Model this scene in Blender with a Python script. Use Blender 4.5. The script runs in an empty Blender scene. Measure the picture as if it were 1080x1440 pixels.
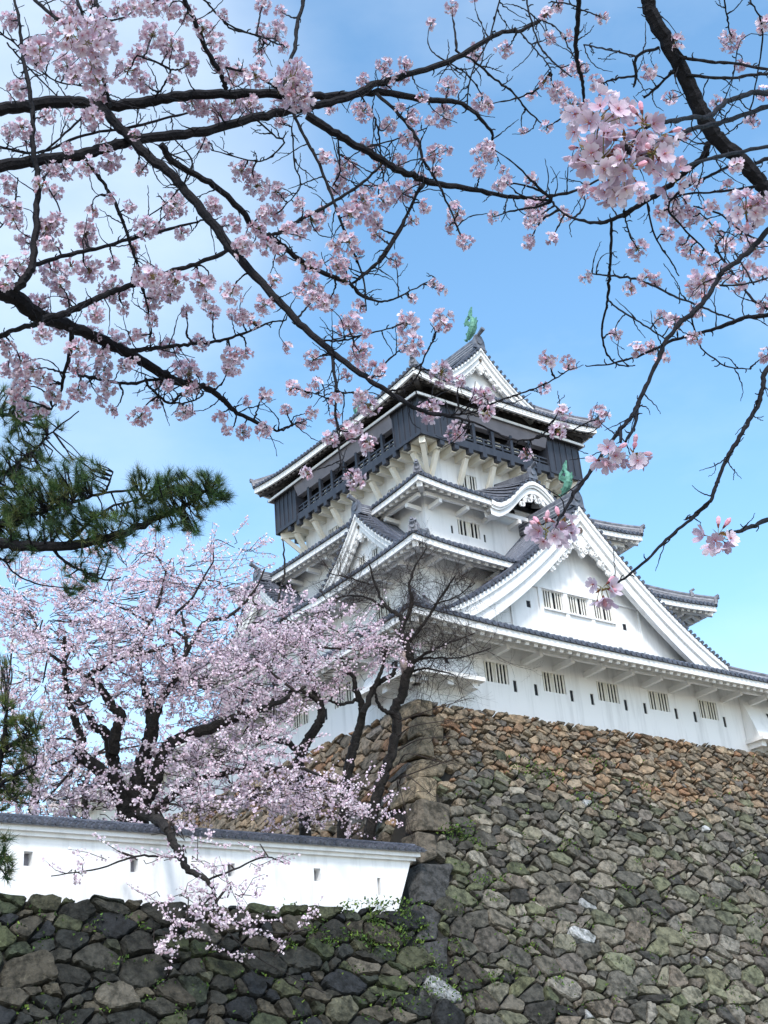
import bpy, math, random
import numpy as np
from mathutils import Vector, Matrix
random.seed(7); RNG = np.random.default_rng(7)
SC = bpy.context.scene
COL = SC.collection
rad = math.radians

# ------------------------------------------------------------------ camera
CAM = np.array([-46.9986, -54.5447, -14.8724])
YAW, PITCH, ROLL, FOC = 0.8953266, 0.4459220, -0.0862654, 1851.49      # focal length in pixels of a 1080 x 1440 frame
def cam_rows():
    f = np.array([math.cos(YAW)*math.cos(PITCH), math.sin(YAW)*math.cos(PITCH), math.sin(PITCH)])
    r = np.array([math.sin(YAW), -math.cos(YAW), 0.0]); u = np.cross(r, f)
    c, s = math.cos(ROLL), math.sin(ROLL)
    return np.array([c*r+s*u, -s*r+c*u, f])
CM = cam_rows()
cd = bpy.data.cameras.new('camera'); cam = bpy.data.objects.new('camera', cd); COL.objects.link(cam)
cd.sensor_fit = 'VERTICAL'; cd.sensor_height = 36.0; cd.lens = FOC/1440*36; cd.clip_start = 0.1; cd.clip_end = 5000
mw = np.eye(4); mw[:3, 0] = CM[0]; mw[:3, 1] = CM[1]; mw[:3, 2] = -CM[2]; mw[:3, 3] = CAM
cam.matrix_world = Matrix(mw.tolist())
SC.camera = cam
def P(px, py, depth):            # a point seen at a photo pixel, at a given distance along the view axis
    return CAM + CM.T @ (np.array([(px-540)/FOC, -(py-720)/FOC, 1.0])*depth)

# ------------------------------------------------------------------ sky, sun, exposure
SUN_EL, SUN_AZ = rad(48), math.atan2(-0.80, -0.60)       # direction towards the sun (behind the viewer, a little to the right)
W = bpy.data.worlds.new('World'); SC.world = W; W.use_nodes = True
nt = W.node_tree; nt.nodes.clear()
N = nt.nodes.new; L = nt.links.new
sky = N('ShaderNodeTexSky'); sky.sky_type = 'NISHITA'; sky.sun_disc = False
sky.sun_elevation = SUN_EL; sky.sun_rotation = math.pi/2 - SUN_AZ
sky.air_density = 1.0; sky.dust_density = 1.3; sky.ozone_density = 1.0
tc = N('ShaderNodeTexCoord')
mp = N('ShaderNodeMapping'); mp.inputs['Scale'].default_value = (1.0, 1.0, 2.2); mp.inputs['Location'].default_value = (3.1, 1.7, 0.4)
L(tc.outputs['Generated'], mp.inputs['Vector'])
n1 = N('ShaderNodeTexNoise'); n1.inputs['Scale'].default_value = 1.9; n1.inputs['Detail'].default_value = 7; n1.inputs['Roughness'].default_value = .55
L(mp.outputs['Vector'], n1.inputs['Vector'])
rmp = N('ShaderNodeValToRGB'); rmp.color_ramp.elements[0].position = .42; rmp.color_ramp.elements[1].position = .90
L(n1.outputs['Fac'], rmp.inputs['Fac'])
# a bank of bright cloud in one quarter of the sky (over the trees to the left)
dt = N('ShaderNodeVectorMath'); dt.operation = 'DOT_PRODUCT'
L(tc.outputs['Generated'], dt.inputs[0])
bd = P(60, 200, 1)-CAM; bd /= np.linalg.norm(bd); dt.inputs[1].default_value = tuple(bd)
mr = N('ShaderNodeMapRange'); mr.interpolation_type = 'SMOOTHERSTEP'; mr.inputs['From Min'].default_value = .968; mr.inputs['From Max'].default_value = 1.0; mr.inputs['To Max'].default_value = .34
L(dt.outputs['Value'], mr.inputs['Value'])
ad = N('ShaderNodeMath'); ad.operation = 'MULTIPLY_ADD'; ad.use_clamp = True
ml = N('ShaderNodeMath'); ml.operation = 'MULTIPLY'; ml.inputs[1].default_value = .52
L(rmp.outputs['Color'], ml.inputs[0])
n2 = N('ShaderNodeTexNoise'); n2.inputs['Scale'].default_value = 5.0; n2.inputs['Detail'].default_value = 6
L(mp.outputs['Vector'], n2.inputs['Vector'])
m2 = N('ShaderNodeMath'); m2.operation = 'MULTIPLY_ADD'; m2.inputs[1].default_value = 1.2; m2.inputs[2].default_value = .35
L(n2.outputs['Fac'], m2.inputs[0])
L(mr.outputs['Result'], ad.inputs[0]); L(m2.outputs['Value'], ad.inputs[1]); L(ml.outputs['Value'], ad.inputs[2])
mx = N('ShaderNodeMix'); mx.data_type = 'RGBA'
L(ad.outputs['Value'], mx.inputs[0])
hs = N('ShaderNodeHueSaturation'); hs.inputs['Hue'].default_value = .489; hs.inputs['Saturation'].default_value = 1.15; hs.inputs['Value'].default_value = 2.4
L(sky.outputs['Color'], hs.inputs['Color'])
L(hs.outputs['Color'], mx.inputs[6]); mx.inputs[7].default_value = (8.6, 9.4, 10.2, 1)
bg = N('ShaderNodeBackground'); bg.inputs['Strength'].default_value = 0.10
L(mx.outputs[2], bg.inputs['Color'])
wo = N('ShaderNodeOutputWorld'); L(bg.outputs['Background'], wo.inputs['Surface'])

sd = bpy.data.lights.new('sun', 'SUN'); sd.energy = 2.0; sd.angle = rad(9); sd.color = (1.0, .97, .93)
so = bpy.data.objects.new('sun', sd); COL.objects.link(so)
sv = Vector((math.cos(SUN_AZ)*math.cos(SUN_EL), math.sin(SUN_AZ)*math.cos(SUN_EL), math.sin(SUN_EL)))
so.rotation_euler = sv.to_track_quat('Z', 'Y').to_euler()
SC.view_settings.view_transform = 'Standard'; SC.view_settings.look = 'None'
SC.view_settings.exposure = 0.55; SC.view_settings.gamma = 1.0
SC.cycles.max_bounces = 8; SC.cycles.transparent_max_bounces = 8

# ------------------------------------------------------------------ materials
def mat(name, base, rough=.8, var=None, scale=3.0, bump=0.0, bscale=20., attr=False, stretch=None, transl=0.0, spec=.3, detail=5, bdist=.05, lo=.35, hi=.7, metal=0., pale=False):
    m = bpy.data.materials.new(name); m.use_nodes = True
    t = m.node_tree; b = t.nodes['Principled BSDF']; n = t.nodes.new; l = t.links.new
    b.inputs['Roughness'].default_value = rough; b.inputs['Specular IOR Level'].default_value = spec; b.inputs['Metallic'].default_value = metal
    col = None
    if attr:
        a = n('ShaderNodeAttribute'); a.attribute_name = 'tint'; col = a.outputs['Color']
    g = n('ShaderNodeTexCoord')
    if var is not None:
        mpp = n('ShaderNodeMapping'); l(g.outputs['Object'], mpp.inputs['Vector'])
        if stretch: mpp.inputs['Scale'].default_value = stretch
        tx = n('ShaderNodeTexNoise'); tx.inputs['Scale'].default_value = scale; tx.inputs['Detail'].default_value = detail; tx.inputs['Roughness'].default_value = .62
        l(mpp.outputs['Vector'], tx.inputs['Vector'])
        r = n('ShaderNodeMapRange'); r.inputs['From Min'].default_value = lo; r.inputs['From Max'].default_value = hi
        l(tx.outputs['Fac'], r.inputs['Value'])
        x = n('ShaderNodeMix'); x.data_type = 'RGBA'
        if attr:
            x.blend_type = 'MULTIPLY'; l(r.outputs['Result'], x.inputs[0]); l(col, x.inputs[6]); x.inputs[7].default_value = (*var, 1)
        else:
            l(r.outputs['Result'], x.inputs[0]); x.inputs[6].default_value = (*base, 1); x.inputs[7].default_value = (*var, 1)
        col = x.outputs[2]
        if pale:      # pale lichen and mineral blotches
            t2 = n('ShaderNodeTexNoise'); t2.inputs['Scale'].default_value = 5.5; t2.inputs['Detail'].default_value = 8; t2.inputs['Roughness'].default_value = .7
            l(g.outputs['Object'], t2.inputs['Vector'])
            r2 = n('ShaderNodeMapRange'); r2.inputs['From Min'].default_value = .55; r2.inputs['From Max'].default_value = .70; r2.inputs['To Max'].default_value = .75; l(t2.outputs['Fac'], r2.inputs['Value'])
            x2 = n('ShaderNodeMix'); x2.data_type = 'RGBA'; l(r2.outputs['Result'], x2.inputs[0]); l(col, x2.inputs[6])
            br_ = n('ShaderNodeMix'); br_.data_type = 'RGBA'; br_.blend_type = 'MULTIPLY'; br_.inputs[0].default_value = 1; l(col, br_.inputs[6]); br_.inputs[7].default_value = (2.1, 2.1, 2.0, 1)
            l(br_.outputs[2], x2.inputs[7]); col = x2.outputs[2]
    if col is not None: l(col, b.inputs['Base Color'])
    else: b.inputs['Base Color'].default_value = (*base, 1)
    if bump:
        bt = n('ShaderNodeTexNoise'); bt.inputs['Scale'].default_value = bscale; bt.inputs['Detail'].default_value = 6
        l(g.outputs['Object'], bt.inputs['Vector'])
        bp = n('ShaderNodeBump'); bp.inputs['Strength'].default_value = bump; bp.inputs['Distance'].default_value = bdist
        l(bt.outputs['Fac'], bp.inputs['Height']); l(bp.outputs['Normal'], b.inputs['Normal'])
    if transl:
        tr = n('ShaderNodeBsdfTranslucent'); ms = n('ShaderNodeMixShader'); ms.inputs[0].default_value = transl
        if col is not None: l(col, tr.inputs['Color'])
        else: tr.inputs['Color'].default_value = (*base, 1)
        o = t.nodes['Material Output']
        l(b.outputs['BSDF'], ms.inputs[1]); l(tr.outputs['BSDF'], ms.inputs[2]); l(ms.outputs['Shader'], o.inputs['Surface'])
    return m
PLASTER = mat('white_plaster', (.82, .82, .81), .85, var=(.50, .50, .49), scale=.8, stretch=(3.0, 3.0, .28), bump=.2, bscale=4, lo=.49, hi=.92, detail=9)
TRIM = mat('plaster_trim', (.80, .79, .77), .8, var=(.62, .61, .59), scale=1.2, lo=.5, hi=.9)
BRACE = mat('cream_plaster', (.76, .72, .62), .8, var=(.62, .56, .42), scale=1.6, lo=.5, hi=.85)
TILE = mat('grey_roof_tile', (.042, .047, .062), .42, var=(.125, .133, .165), scale=2.2, bump=.3, bscale=12, spec=.5, lo=.35, hi=.75)
COVER = mat('cover_tile', (.105, .113, .138), .40, var=(.19, .20, .23), scale=2.6, bump=.3, bscale=12, spec=.5, lo=.35, hi=.75)
RIDGE = mat('ridge_tile', (.075, .08, .10), .45, var=(.20, .21, .24), scale=3.5, spec=.5)
MORTAR = mat('mortar_line', (.45, .46, .49), .8, var=(.25, .26, .29), scale=3.)
NAVY = mat('navy_black_boards', (.026, .030, .042), .5, var=(.046, .050, .064), scale=1.3, stretch=(3, 3, .3), spec=.4)
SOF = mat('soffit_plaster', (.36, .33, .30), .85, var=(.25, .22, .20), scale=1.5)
SOFD = mat('soffit_timber', (.10, .09, .085), .85, var=(.07, .06, .055), scale=1.5)
BAND = mat('shade_grey_plaster', (.24, .23, .255), .85, var=(.18, .175, .20), scale=1.)  # lintel plaster with the shade under the pent board put into its colour
RAFT = mat('dark_timber', (.20, .185, .18), .8, var=(.05, .045, .045), scale=2.)
DARK = mat('dark_opening', (.012, .013, .017), .6)
BARS = mat('pale_window_bars', (.80, .78, .72), .8, var=(.70, .67, .58), scale=2.)
COPPER = mat('verdigris_copper', (.16, .38, .28), .65, var=(.06, .17, .13), scale=5., bump=.4, bscale=9)
BOSS = mat('bronze_boss', (.10, .075, .055), .6)
STONE = mat('rampart_stone', (.3, .3, .3), .9, var=(.30, .31, .29), scale=3.4, attr=True, bump=1.0, bscale=6, bdist=.12, detail=10, lo=.44, hi=.62, pale=True)
SOIL = mat('dark_joint_soil', (.022, .021, .018), .95)
GRAVEL = mat('ground_earth', (.30, .27, .21), .95, var=(.22, .20, .15), scale=.4)  # pale warm tone set so the unseen ground bounces light onto undersides
BARK = mat('dark_bark', (.0048, .0046, .0062), .8, var=(.012, .011, .0135), scale=25, bump=.8, bscale=45, bdist=.012, spec=.2)
BARKM = mat('weathered_bark', (.011, .0095, .009), .9, var=(.035, .031, .028), scale=4, bump=1.0, bscale=14, bdist=.05)
TWIG = mat('grey_brown_twig', (.045, .034, .031), .9, var=(.022, .017, .015), scale=6)
PETAL = mat('cherry_petal', (.8, .7, .75), .7, attr=True, transl=.25, spec=.15)
NEEDLE = mat('pine_needle', (.03, .06, .02), .6, attr=True, transl=.15)
MOSS = mat('green_moss', (.06, .11, .02), .9, attr=True)
WOUND = mat('peeled_wood', (.55, .45, .42), .8, var=(.40, .32, .30), scale=6)

# ------------------------------------------------------------------ mesh builder
def base_of(o):
    while o.parent: o = o.parent
    return np.array(o.location)
class MB:
    def __init__(s): s.v = []; s.f = []; s.c = []; s.n = 0
    def add(s, vs, fs, col=None):
        o = s.n; s.v.extend([tuple(map(float, q)) for q in vs]); s.n += len(vs)
        s.f.extend([tuple(i+o for i in q) for q in fs])
        if col is not None: s.c.extend([col]*len(vs))
    def box(s, c, a, b, d, col=None):       # centre and three half axes
        c, a, b, d = (np.asarray(q, float) for q in (c, a, b, d))
        vs = [c+i*a+j*b+k*d for k in (-1, 1) for j in (-1, 1) for i in (-1, 1)]
        s.add(vs, [(0, 2, 3, 1), (4, 5, 7, 6), (0, 1, 5, 4), (2, 6, 7, 3), (0, 4, 6, 2), (1, 3, 7, 5)], col)
    def beam(s, p, q, w, h, up=(0, 0, 1), drop=0.0):     # bar from p to q; top face on the line p-q when drop = h/2
        p, q = np.asarray(p, float), np.asarray(q, float); d = (q-p)/2; n = d/np.linalg.norm(d)
        sd = np.cross(n, up); sd /= np.linalg.norm(sd); u = np.cross(sd, n)
        s.box((p+q)/2-u*drop, d, sd*w/2, u*h/2)
    def tube(s, pts, rs, n=6, cap=True, col=None):
        pts = np.asarray(pts, float); k = len(pts)
        rs = np.broadcast_to(rs, (k,)) if np.ndim(rs) == 0 else rs
        tg = np.gradient(pts, axis=0); tg /= np.linalg.norm(tg, axis=1)[:, None]+1e-12
        a = np.array([0, 0, 1.]) if abs(tg[0][2]) < .9 else np.array([1., 0, 0])
        x = np.cross(a, tg[0]); x /= np.linalg.norm(x); vs = []
        for i in range(k):
            x = x-tg[i]*(x@tg[i]); x /= np.linalg.norm(x)+1e-12; y = np.cross(tg[i], x)
            for j in range(n):
                an = 2*math.pi*j/n; vs.append(pts[i]+rs[i]*(math.cos(an)*x+math.sin(an)*y))
        fs = [(i*n+j, i*n+(j+1) % n, (i+1)*n+(j+1) % n, (i+1)*n+j) for i in range(k-1) for j in range(n)]
        if cap: fs += [tuple(range(n-1, -1, -1)), tuple(range((k-1)*n, k*n))]
        s.add(vs, fs, col)
    def grid(s, rows, col=None):             # rows of points
        m = len(rows[0]); vs = [q for r in rows for q in r]
        s.add(vs, [(i*m+j, i*m+j+1, (i+1)*m+j+1, (i+1)*m+j) for i in range(len(rows)-1) for j in range(m-1)], col)
    def prism(s, poly, off, col=None):
        poly = [np.asarray(q, float) for q in poly]; off = np.asarray(off, float); n = len(poly)
        s.add(poly+[q+off for q in poly], [tuple(range(n)), tuple(range(2*n-1, n-1, -1))]+[(i, (i+n), (i+1) % n+n, (i+1) % n) for i in range(n)], col)
    def build(s, name, m, parent=None, smooth=False):
        me = bpy.data.meshes.new(name)
        v = np.array(s.v, float).reshape(-1, 3)
        if parent is not None: v = v-base_of(parent)
        me.from_pydata(v.tolist(), [], s.f)
        me.materials.append(m)
        if s.c and len(s.c) == len(s.v):
            at = me.color_attributes.new('tint', 'FLOAT_COLOR', 'POINT')
            at.data.foreach_set('color', np.c_[np.array(s.c, float), np.ones(len(s.c))].ravel())
        if smooth: me.polygons.foreach_set('use_smooth', [True]*len(me.polygons))
        me.update()
        o = bpy.data.objects.new(name, me); COL.objects.link(o)
        if parent is not None: o.parent = parent
        return o
def thing(name, label, cat, loc, group=None):
    o = bpy.data.objects.new(name, None); COL.objects.link(o); o.location = tuple(float(q) for q in loc)
    o['label'] = label; o['category'] = cat; o.empty_display_size = .3
    if group: o['group'] = group
    return o
def struct(name, mb, m):
    o = mb.build(name, m); o['kind'] = 'structure'; return o
def part_label(o, t): o['label'] = t; return o

# ------------------------------------------------------------------ ground
g = MB(); g.add([(-900, -900, -16.5), (900, -900, -16.5), (900, 900, -16.5), (-900, 900, -16.5)], [(0, 1, 2, 3)])
struct('ground', g, GRAVEL)
g = MB(); g.add([(-140, -18.9, -8.0), (-19.2, -18.9, -8.0), (-19.2, 90, -8.0), (-140, 90, -8.0)], [(0, 1, 2, 3)])
struct('terrace', g, GRAVEL)

# ================================================================== CASTLE
keep = thing('castle_keep', 'white plastered Japanese castle keep with grey tiled tiers, black top storey and green fish ornaments', 'castle', (0, 0, 1.0))
def pos(side, t, d, z):
    return np.array(((t, -d, z), (d, t, z), (-t, d, z), (-d, -t, z))[side], float)
OUT = [np.array(q, float) for q in ((0, -1, 0), (1, 0, 0), (0, 1, 0), (-1, 0, 0))]
TAN = [np.array(q, float) for q in ((1, 0, 0), (0, 1, 0), (-1, 0, 0), (0, -1, 0))]
UP = np.array([0, 0, 1.])

def rv(h): return .05 if len(h) > 4 and h[4] == 'slit' else .13
def wall_side(mb, side, d, t0, t1, z0, z1, holes):
    ts = sorted({t0, t1, *[h[0] for h in holes], *[h[1] for h in holes]})
    zs = sorted({z0, z1, *[h[2] for h in holes], *[h[3] for h in holes]})
    for i in range(len(ts)-1):
        for j in range(len(zs)-1):
            tc_, zc = (ts[i]+ts[i+1])/2, (zs[j]+zs[j+1])/2
            if any(h[0] < tc_ < h[1] and h[2] < zc < h[3] for h in holes): continue
            mb.add([pos(side, ts[i], d, zs[j]), pos(side, ts[i+1], d, zs[j]), pos(side, ts[i+1], d, zs[j+1]), pos(side, ts[i], d, zs[j+1])], [(0, 1, 2, 3)])
    for h in holes:
        a, b, e, f = h[:4]; rev = rv(h)
        q = [(a, e), (b, e), (b, f), (a, f)]
        for k in range(4):
            (ta, za), (tb, zb) = q[k], q[(k+1) % 4]
            mb.add([pos(side, ta, d, za), pos(side, tb, d, zb), pos(side, tb, d-rev, zb), pos(side, ta, d-rev, za)], [(3, 2, 1, 0)])
def fill_hole(h, side, d, parent):
    a, b, e, f = h[:4]; rev = rv(h)
    if len(h) > 4 and h[4] == 'slit':
        m = MB(); m.add([pos(side, a-.02, d-rev+.01, e-.02), pos(side, b+.02, d-rev+.01, e-.02), pos(side, b+.02, d-rev+.01, f+.02), pos(side, a-.02, d-rev+.01, f+.02)], [(0, 1, 2, 3)])
        m.build('loophole', DARK, parent); return
    m = MB(); m.add([pos(side, a-.02, d-rev+.01, e-.02), pos(side, b+.02, d-rev+.01, e-.02), pos(side, b+.02, d-rev+.01, f+.02), pos(side, a-.02, d-rev+.01, f+.02)], [(0, 1, 2, 3)])
    w = m.build('lattice_window', DARK, parent)
    n = h[4] if len(h) > 4 else 6; bm = MB(); cell = (b-a)/n
    for k in range(n):
        if n >= 8 and k == n//2: continue
        c = pos(side, a+cell*(k+.5), d-.04, (e+f)/2)
        bm.box(c, TAN[side]*cell*.19, OUT[side]*.02, UP*(f-e)/2)
    if n >= 5:
        c = pos(side, (a+b)/2, d-.085, (e+f)/2); bm.box(c, TAN[side]*cell*.45, OUT[side]*.02, UP*(f-e)/2*.998)
    bm.build('window_bars', BARS, w)
def storey(name, hu, hv, z0, z1, holes, matr=PLASTER):
    m = MB()
    for side in range(4):
        wall_side(m, side, hv if side % 2 == 0 else hu, *((-hu, hu) if side % 2 == 0 else (-hv, hv)), z0, z1, holes.get(side, []))
    o = m.build(name, matr, keep)
    for side, hs in holes.items():
        for h in hs: fill_hole(h, side, hv if side % 2 == 0 else hu, keep)
    return o

# ---- roofs
class Skirt:
    def __init__(s, hu, hv, ztip, iu, iv, zi, up=.38, bump=None, keepf=None):
        s.hu, s.hv, s.iu, s.iv, s.zi, s.up = hu, hv, iu, iv, zi, up; s.zm = ztip-up; s.bump = bump; s.keepf = keepf
    def dims(s, side): return (s.hu, s.iu, s.hv, s.iv) if side % 2 == 0 else (s.hv, s.iv, s.hu, s.iu)   # T, Ti, D, Di
    def z(s, side, t, q):
        T, Ti, D, Di = s.dims(side); Tq = T-q*(T-Ti)
        z = s.zm+(s.zi-s.zm)*(.74*q+.26*q*q)+s.up*min(1, abs(t)/Tq)**3.2*(1-q)**1.5
        if s.bump: z += s.bump(side, t, q)
        return z
    def p(s, side, t, q, dz=0., out=0.):
        T, Ti, D, Di = s.dims(side); return pos(side, t, D-q*(D-Di)+out, s.z(side, t, q)+dz)
    def ok(s, side, p): return s.keepf is None or s.keepf(side, p)
def skirt_roof(name, sk, wu, wv, beam=True, rafter_mat=TRIM, fasc=.30, label=None, hip_extra=()):
    body = MB(); rib = MB(); fas = MB(); raf = MB(); sof = MB(); bea = MB(); hip = MB(); mor = MB()
    for side in range(4):
        T, Ti, D, Di = sk.dims(side); W_ = (wv if side % 2 == 0 else wu); WT = (wu if side % 2 == 0 else wv)
        na, ns = max(24, int(T*2)), 7
        def face(rows, mb):
            for i in range(len(rows)-1):
                for j in range(len(rows[0])-1):
                    a, b, c, d = rows[i][j], rows[i][j+1], rows[i+1][j+1], rows[i+1][j]
                    if sk.ok(side, (a+b+c+d)/4): mb.add([a, b, c, d], [(0, 1, 2, 3)])
        ss = np.linspace(0, 1, ns)
        aa = np.linspace(-1, 1, na+1)
        rows = [[sk.p(side, a*(T-q*(T-Ti)), q) for a in aa] for q in ss]
        face(rows, body)
        lip = [[sk.p(side, a*T, 0, -.10, .0) for a in aa], rows[0]]; face(lip, body)
        # tile ribs
        n = int(2*T/.34)
        for k in range(n+1):
            t = -T+.12+(2*T-.24)*k/n
            send = 1. if abs(t) <= Ti else (T-abs(t))/(T-Ti)
            if send < .03: continue
            qs = np.linspace(-.012, send, 6)
            pts = [sk.p(side, t, max(q, 0), .0, .05 if i == 0 else 0) for i, q in enumerate(qs)]
            okk = [sk.ok(side, p_) for p_ in pts]
            if not any(okk): continue
            i0 = okk.index(True)
            pts = pts[i0:]
            if len(pts) < 2: continue
            ra = .085; vs = []
            for p_ in pts:
                for an in (0, 45, 90, 135, 180):
                    vs.append(p_+TAN[side]*ra*math.cos(rad(an))+UP*(ra*1.15*math.sin(rad(an))+.005))
            fs = [(i*5+j, i*5+j+1, i*5+j+6, i*5+j+5) for i in range(len(pts)-1) for j in range(4)]
            rib.add(vs, fs)
            if i0 == 0:      # round end tile
                c = pts[0]+UP*.0; ring = [c+TAN[side]*.105*math.cos(x)+UP*.105*math.sin(x) for x in np.linspace(0, 2*math.pi, 9)[:-1]]
                body.prism(ring, -OUT[side]*.10)
        # white fascia
        seg = [sk.p(side, a*(T-.07), 0) for a in np.linspace(-1, 1, na*2+1)]
        for i in range(len(seg)-1):
            a, b = seg[i]-OUT[side]*.07, seg[i+1]-OUT[side]*.07
            if not sk.ok(side, (a+b)/2): continue
            h0, h1 = .10, .10+fasc
            vs = [a-UP*h0, b-UP*h0, b-UP*h1, a-UP*h1]; bk = [q-OUT[side]*.13 for q in vs]
            fas.add(vs+bk, [(3, 2, 1, 0), (4, 5, 6, 7), (2, 3, 7, 6), (1, 0, 4, 5)])
            vs = [a-UP*(h0+fasc*.45)-OUT[side]*.03, b-UP*(h0+fasc*.45)-OUT[side]*.03]
        # soffit
        qw = min(.98, (D-W_)/(D-Di))
        rows = [[sk.p(side, a*(T-.15-q*(T-Ti)), q, -.10-fasc*.75) for a in aa] for q in np.linspace(.02, qw, 4)]
        rows = [list(reversed(r)) for r in rows]
        face(rows, sof)
        # rafters
        n = int(2*T/.50)
        for k in range(n+1):
            t = -T+.30+(2*T-.6)*k/n
            send = qw if abs(t) <= T-qw*(T-Ti) else (T-abs(t))/(T-Ti)
            if send < .06: continue
            q0 = .16/(D-Di)
            a, b = sk.p(side, t, q0, -.10-fasc*.75), sk.p(side, t, send, -.10-fasc*.75)
            if not sk.ok(side, a) or send <= q0+.02: continue
            raf.beam(a, b, .21, .26, drop=.15)
        # eave beam on bracket arms
        if beam:
            qb = .52*qw; dB = D-qb*(D-Di)
            lim = WT+(D-W_)*.36
            m = int(2*lim/.8)
            for i in range(m):
                ta, tb = -lim+2*lim*i/m, -lim+2*lim*(i+1)/m
                a, b = sk.p(side, ta, qb, -.10-fasc*.75-.24-.12), sk.p(side, tb, qb, -.10-fasc*.75-.24-.12)
                if sk.bump: a[2] = b[2] = sk.zm+(sk.zi-sk.zm)*.74*qb-.7
                if sk.ok(side, (a+b)/2): bea.beam(a, b, .18, .22)
            nb = max(2, int(round(2*WT/2.0)))
            for k in range(nb+1):
                t = -WT+.35+(2*WT-.7)*k/nb
                z = sk.p(side, t, qb, -.10-fasc*.75-.24-.33)[2]
                if sk.bump: z = sk.zm+(sk.zi-sk.zm)*.74*qb-.98
                a, b = pos(side, t, W_-.05, z-.06), pos(side, t, dB+.20, z)
                if sk.ok(side, (a+b)/2): bea.beam(a, b, .20, .24)
    # hips
    hips = []
    for su, sv in ((-1, -1), (1, -1), (-1, 1), (1, 1)):
        pts = []
        for q in np.linspace(0, 1, 9):
            side = 0 if sv < 0 else 2
            u, v = su*(sk.hu-q*(sk.hu-sk.iu)), sv*(sk.hv-q*(sk.hv-sk.iv))
            t = u if side == 0 else -u
            pts.append(np.array([u, v, sk.z(side, t, q)]))
        hip = MB(); mor = MB(); hips.append((hip, mor)); pts = np.array(pts); dr = pts[0]-pts[-1]; dr[2] = 0; dr /= np.linalg.norm(dr)
        if sk.ok(0, pts[0]):
            for i in range(len(pts)-1):
                hip.beam(pts[i]+UP*.12, pts[i+1]+UP*.12, .30, .34); mor.beam(pts[i]+UP*.20, pts[i+1]+UP*.20, .33, .05)
            up = pts+UP*.36; hip.tube(np.vstack([up[0]+dr*.12+UP*.10, up]), .13, 7)
            demon_tile(hip, pts[0]+dr*-.15+UP*.12, dr, .42)
            for q in hip_extra:
                k = int(q*8); demon_tile(hip, pts[k]+UP*.35, dr, .36)
        # hip rafter
        wc = np.array([su*wu, sv*wv, 0]); qh = max(.3, (sk.hu-wu)/(sk.hu-sk.iu)); wc[2] = sk.z(0, sk.hu-qh*(sk.hu-sk.iu), qh)-.10-fasc-.2
        tip = pts[0]-dr*.35-UP*(.10+fasc+.10)
        raf.beam(tip, wc, .30, .36)
    o = body.build(name, TILE, keep)
    if label: o['label'] = label
    rib.build('cover_tiles', COVER, o)
    fas.build('eave_fascia', TRIM if rafter_mat is not TRIM else PLASTER, o)
    raf.build('rafters', rafter_mat, o); sof.build('soffit_boards', SOFD if rafter_mat is RAFT else SOF, o)
    if bea.v: bea.build('eave_beam', TRIM, o)
    for hip, mor in hips:
        if hip.v: hip.build('hip_ridge', RIDGE, o); mor.build('mortar_band', MORTAR, o)
    return o
def demon_tile(mb, p, d, s):         # ridge-end tile plate with its round boss and the raised cylinder above
    d = np.asarray(d, float); d = d/np.linalg.norm(d); r = np.cross(d, UP)
    r = r/np.linalg.norm(r)
    pl = [(-.55, -.35), (.55, -.35), (.5, .35), (.30, .75), (0, .9), (-.30, .75), (-.5, .35)]
    mb.prism([p+r*a*s+UP*b*s for a, b in pl], d*.14)
    rg = [p+d*.15+r*.26*s*math.cos(x)+UP*(.25*s+.26*s*math.sin(x)) for x in np.linspace(0, 2*math.pi, 9)[:-1]]
    mb.prism(rg, d*.06)
    mb.tube([p+UP*.72*s, p+UP*.86*s+d*.30*s, p+UP*1.05*s+d*.75*s], [.12*s+.02, .12*s+.02, .16*s+.02], 7)

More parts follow.
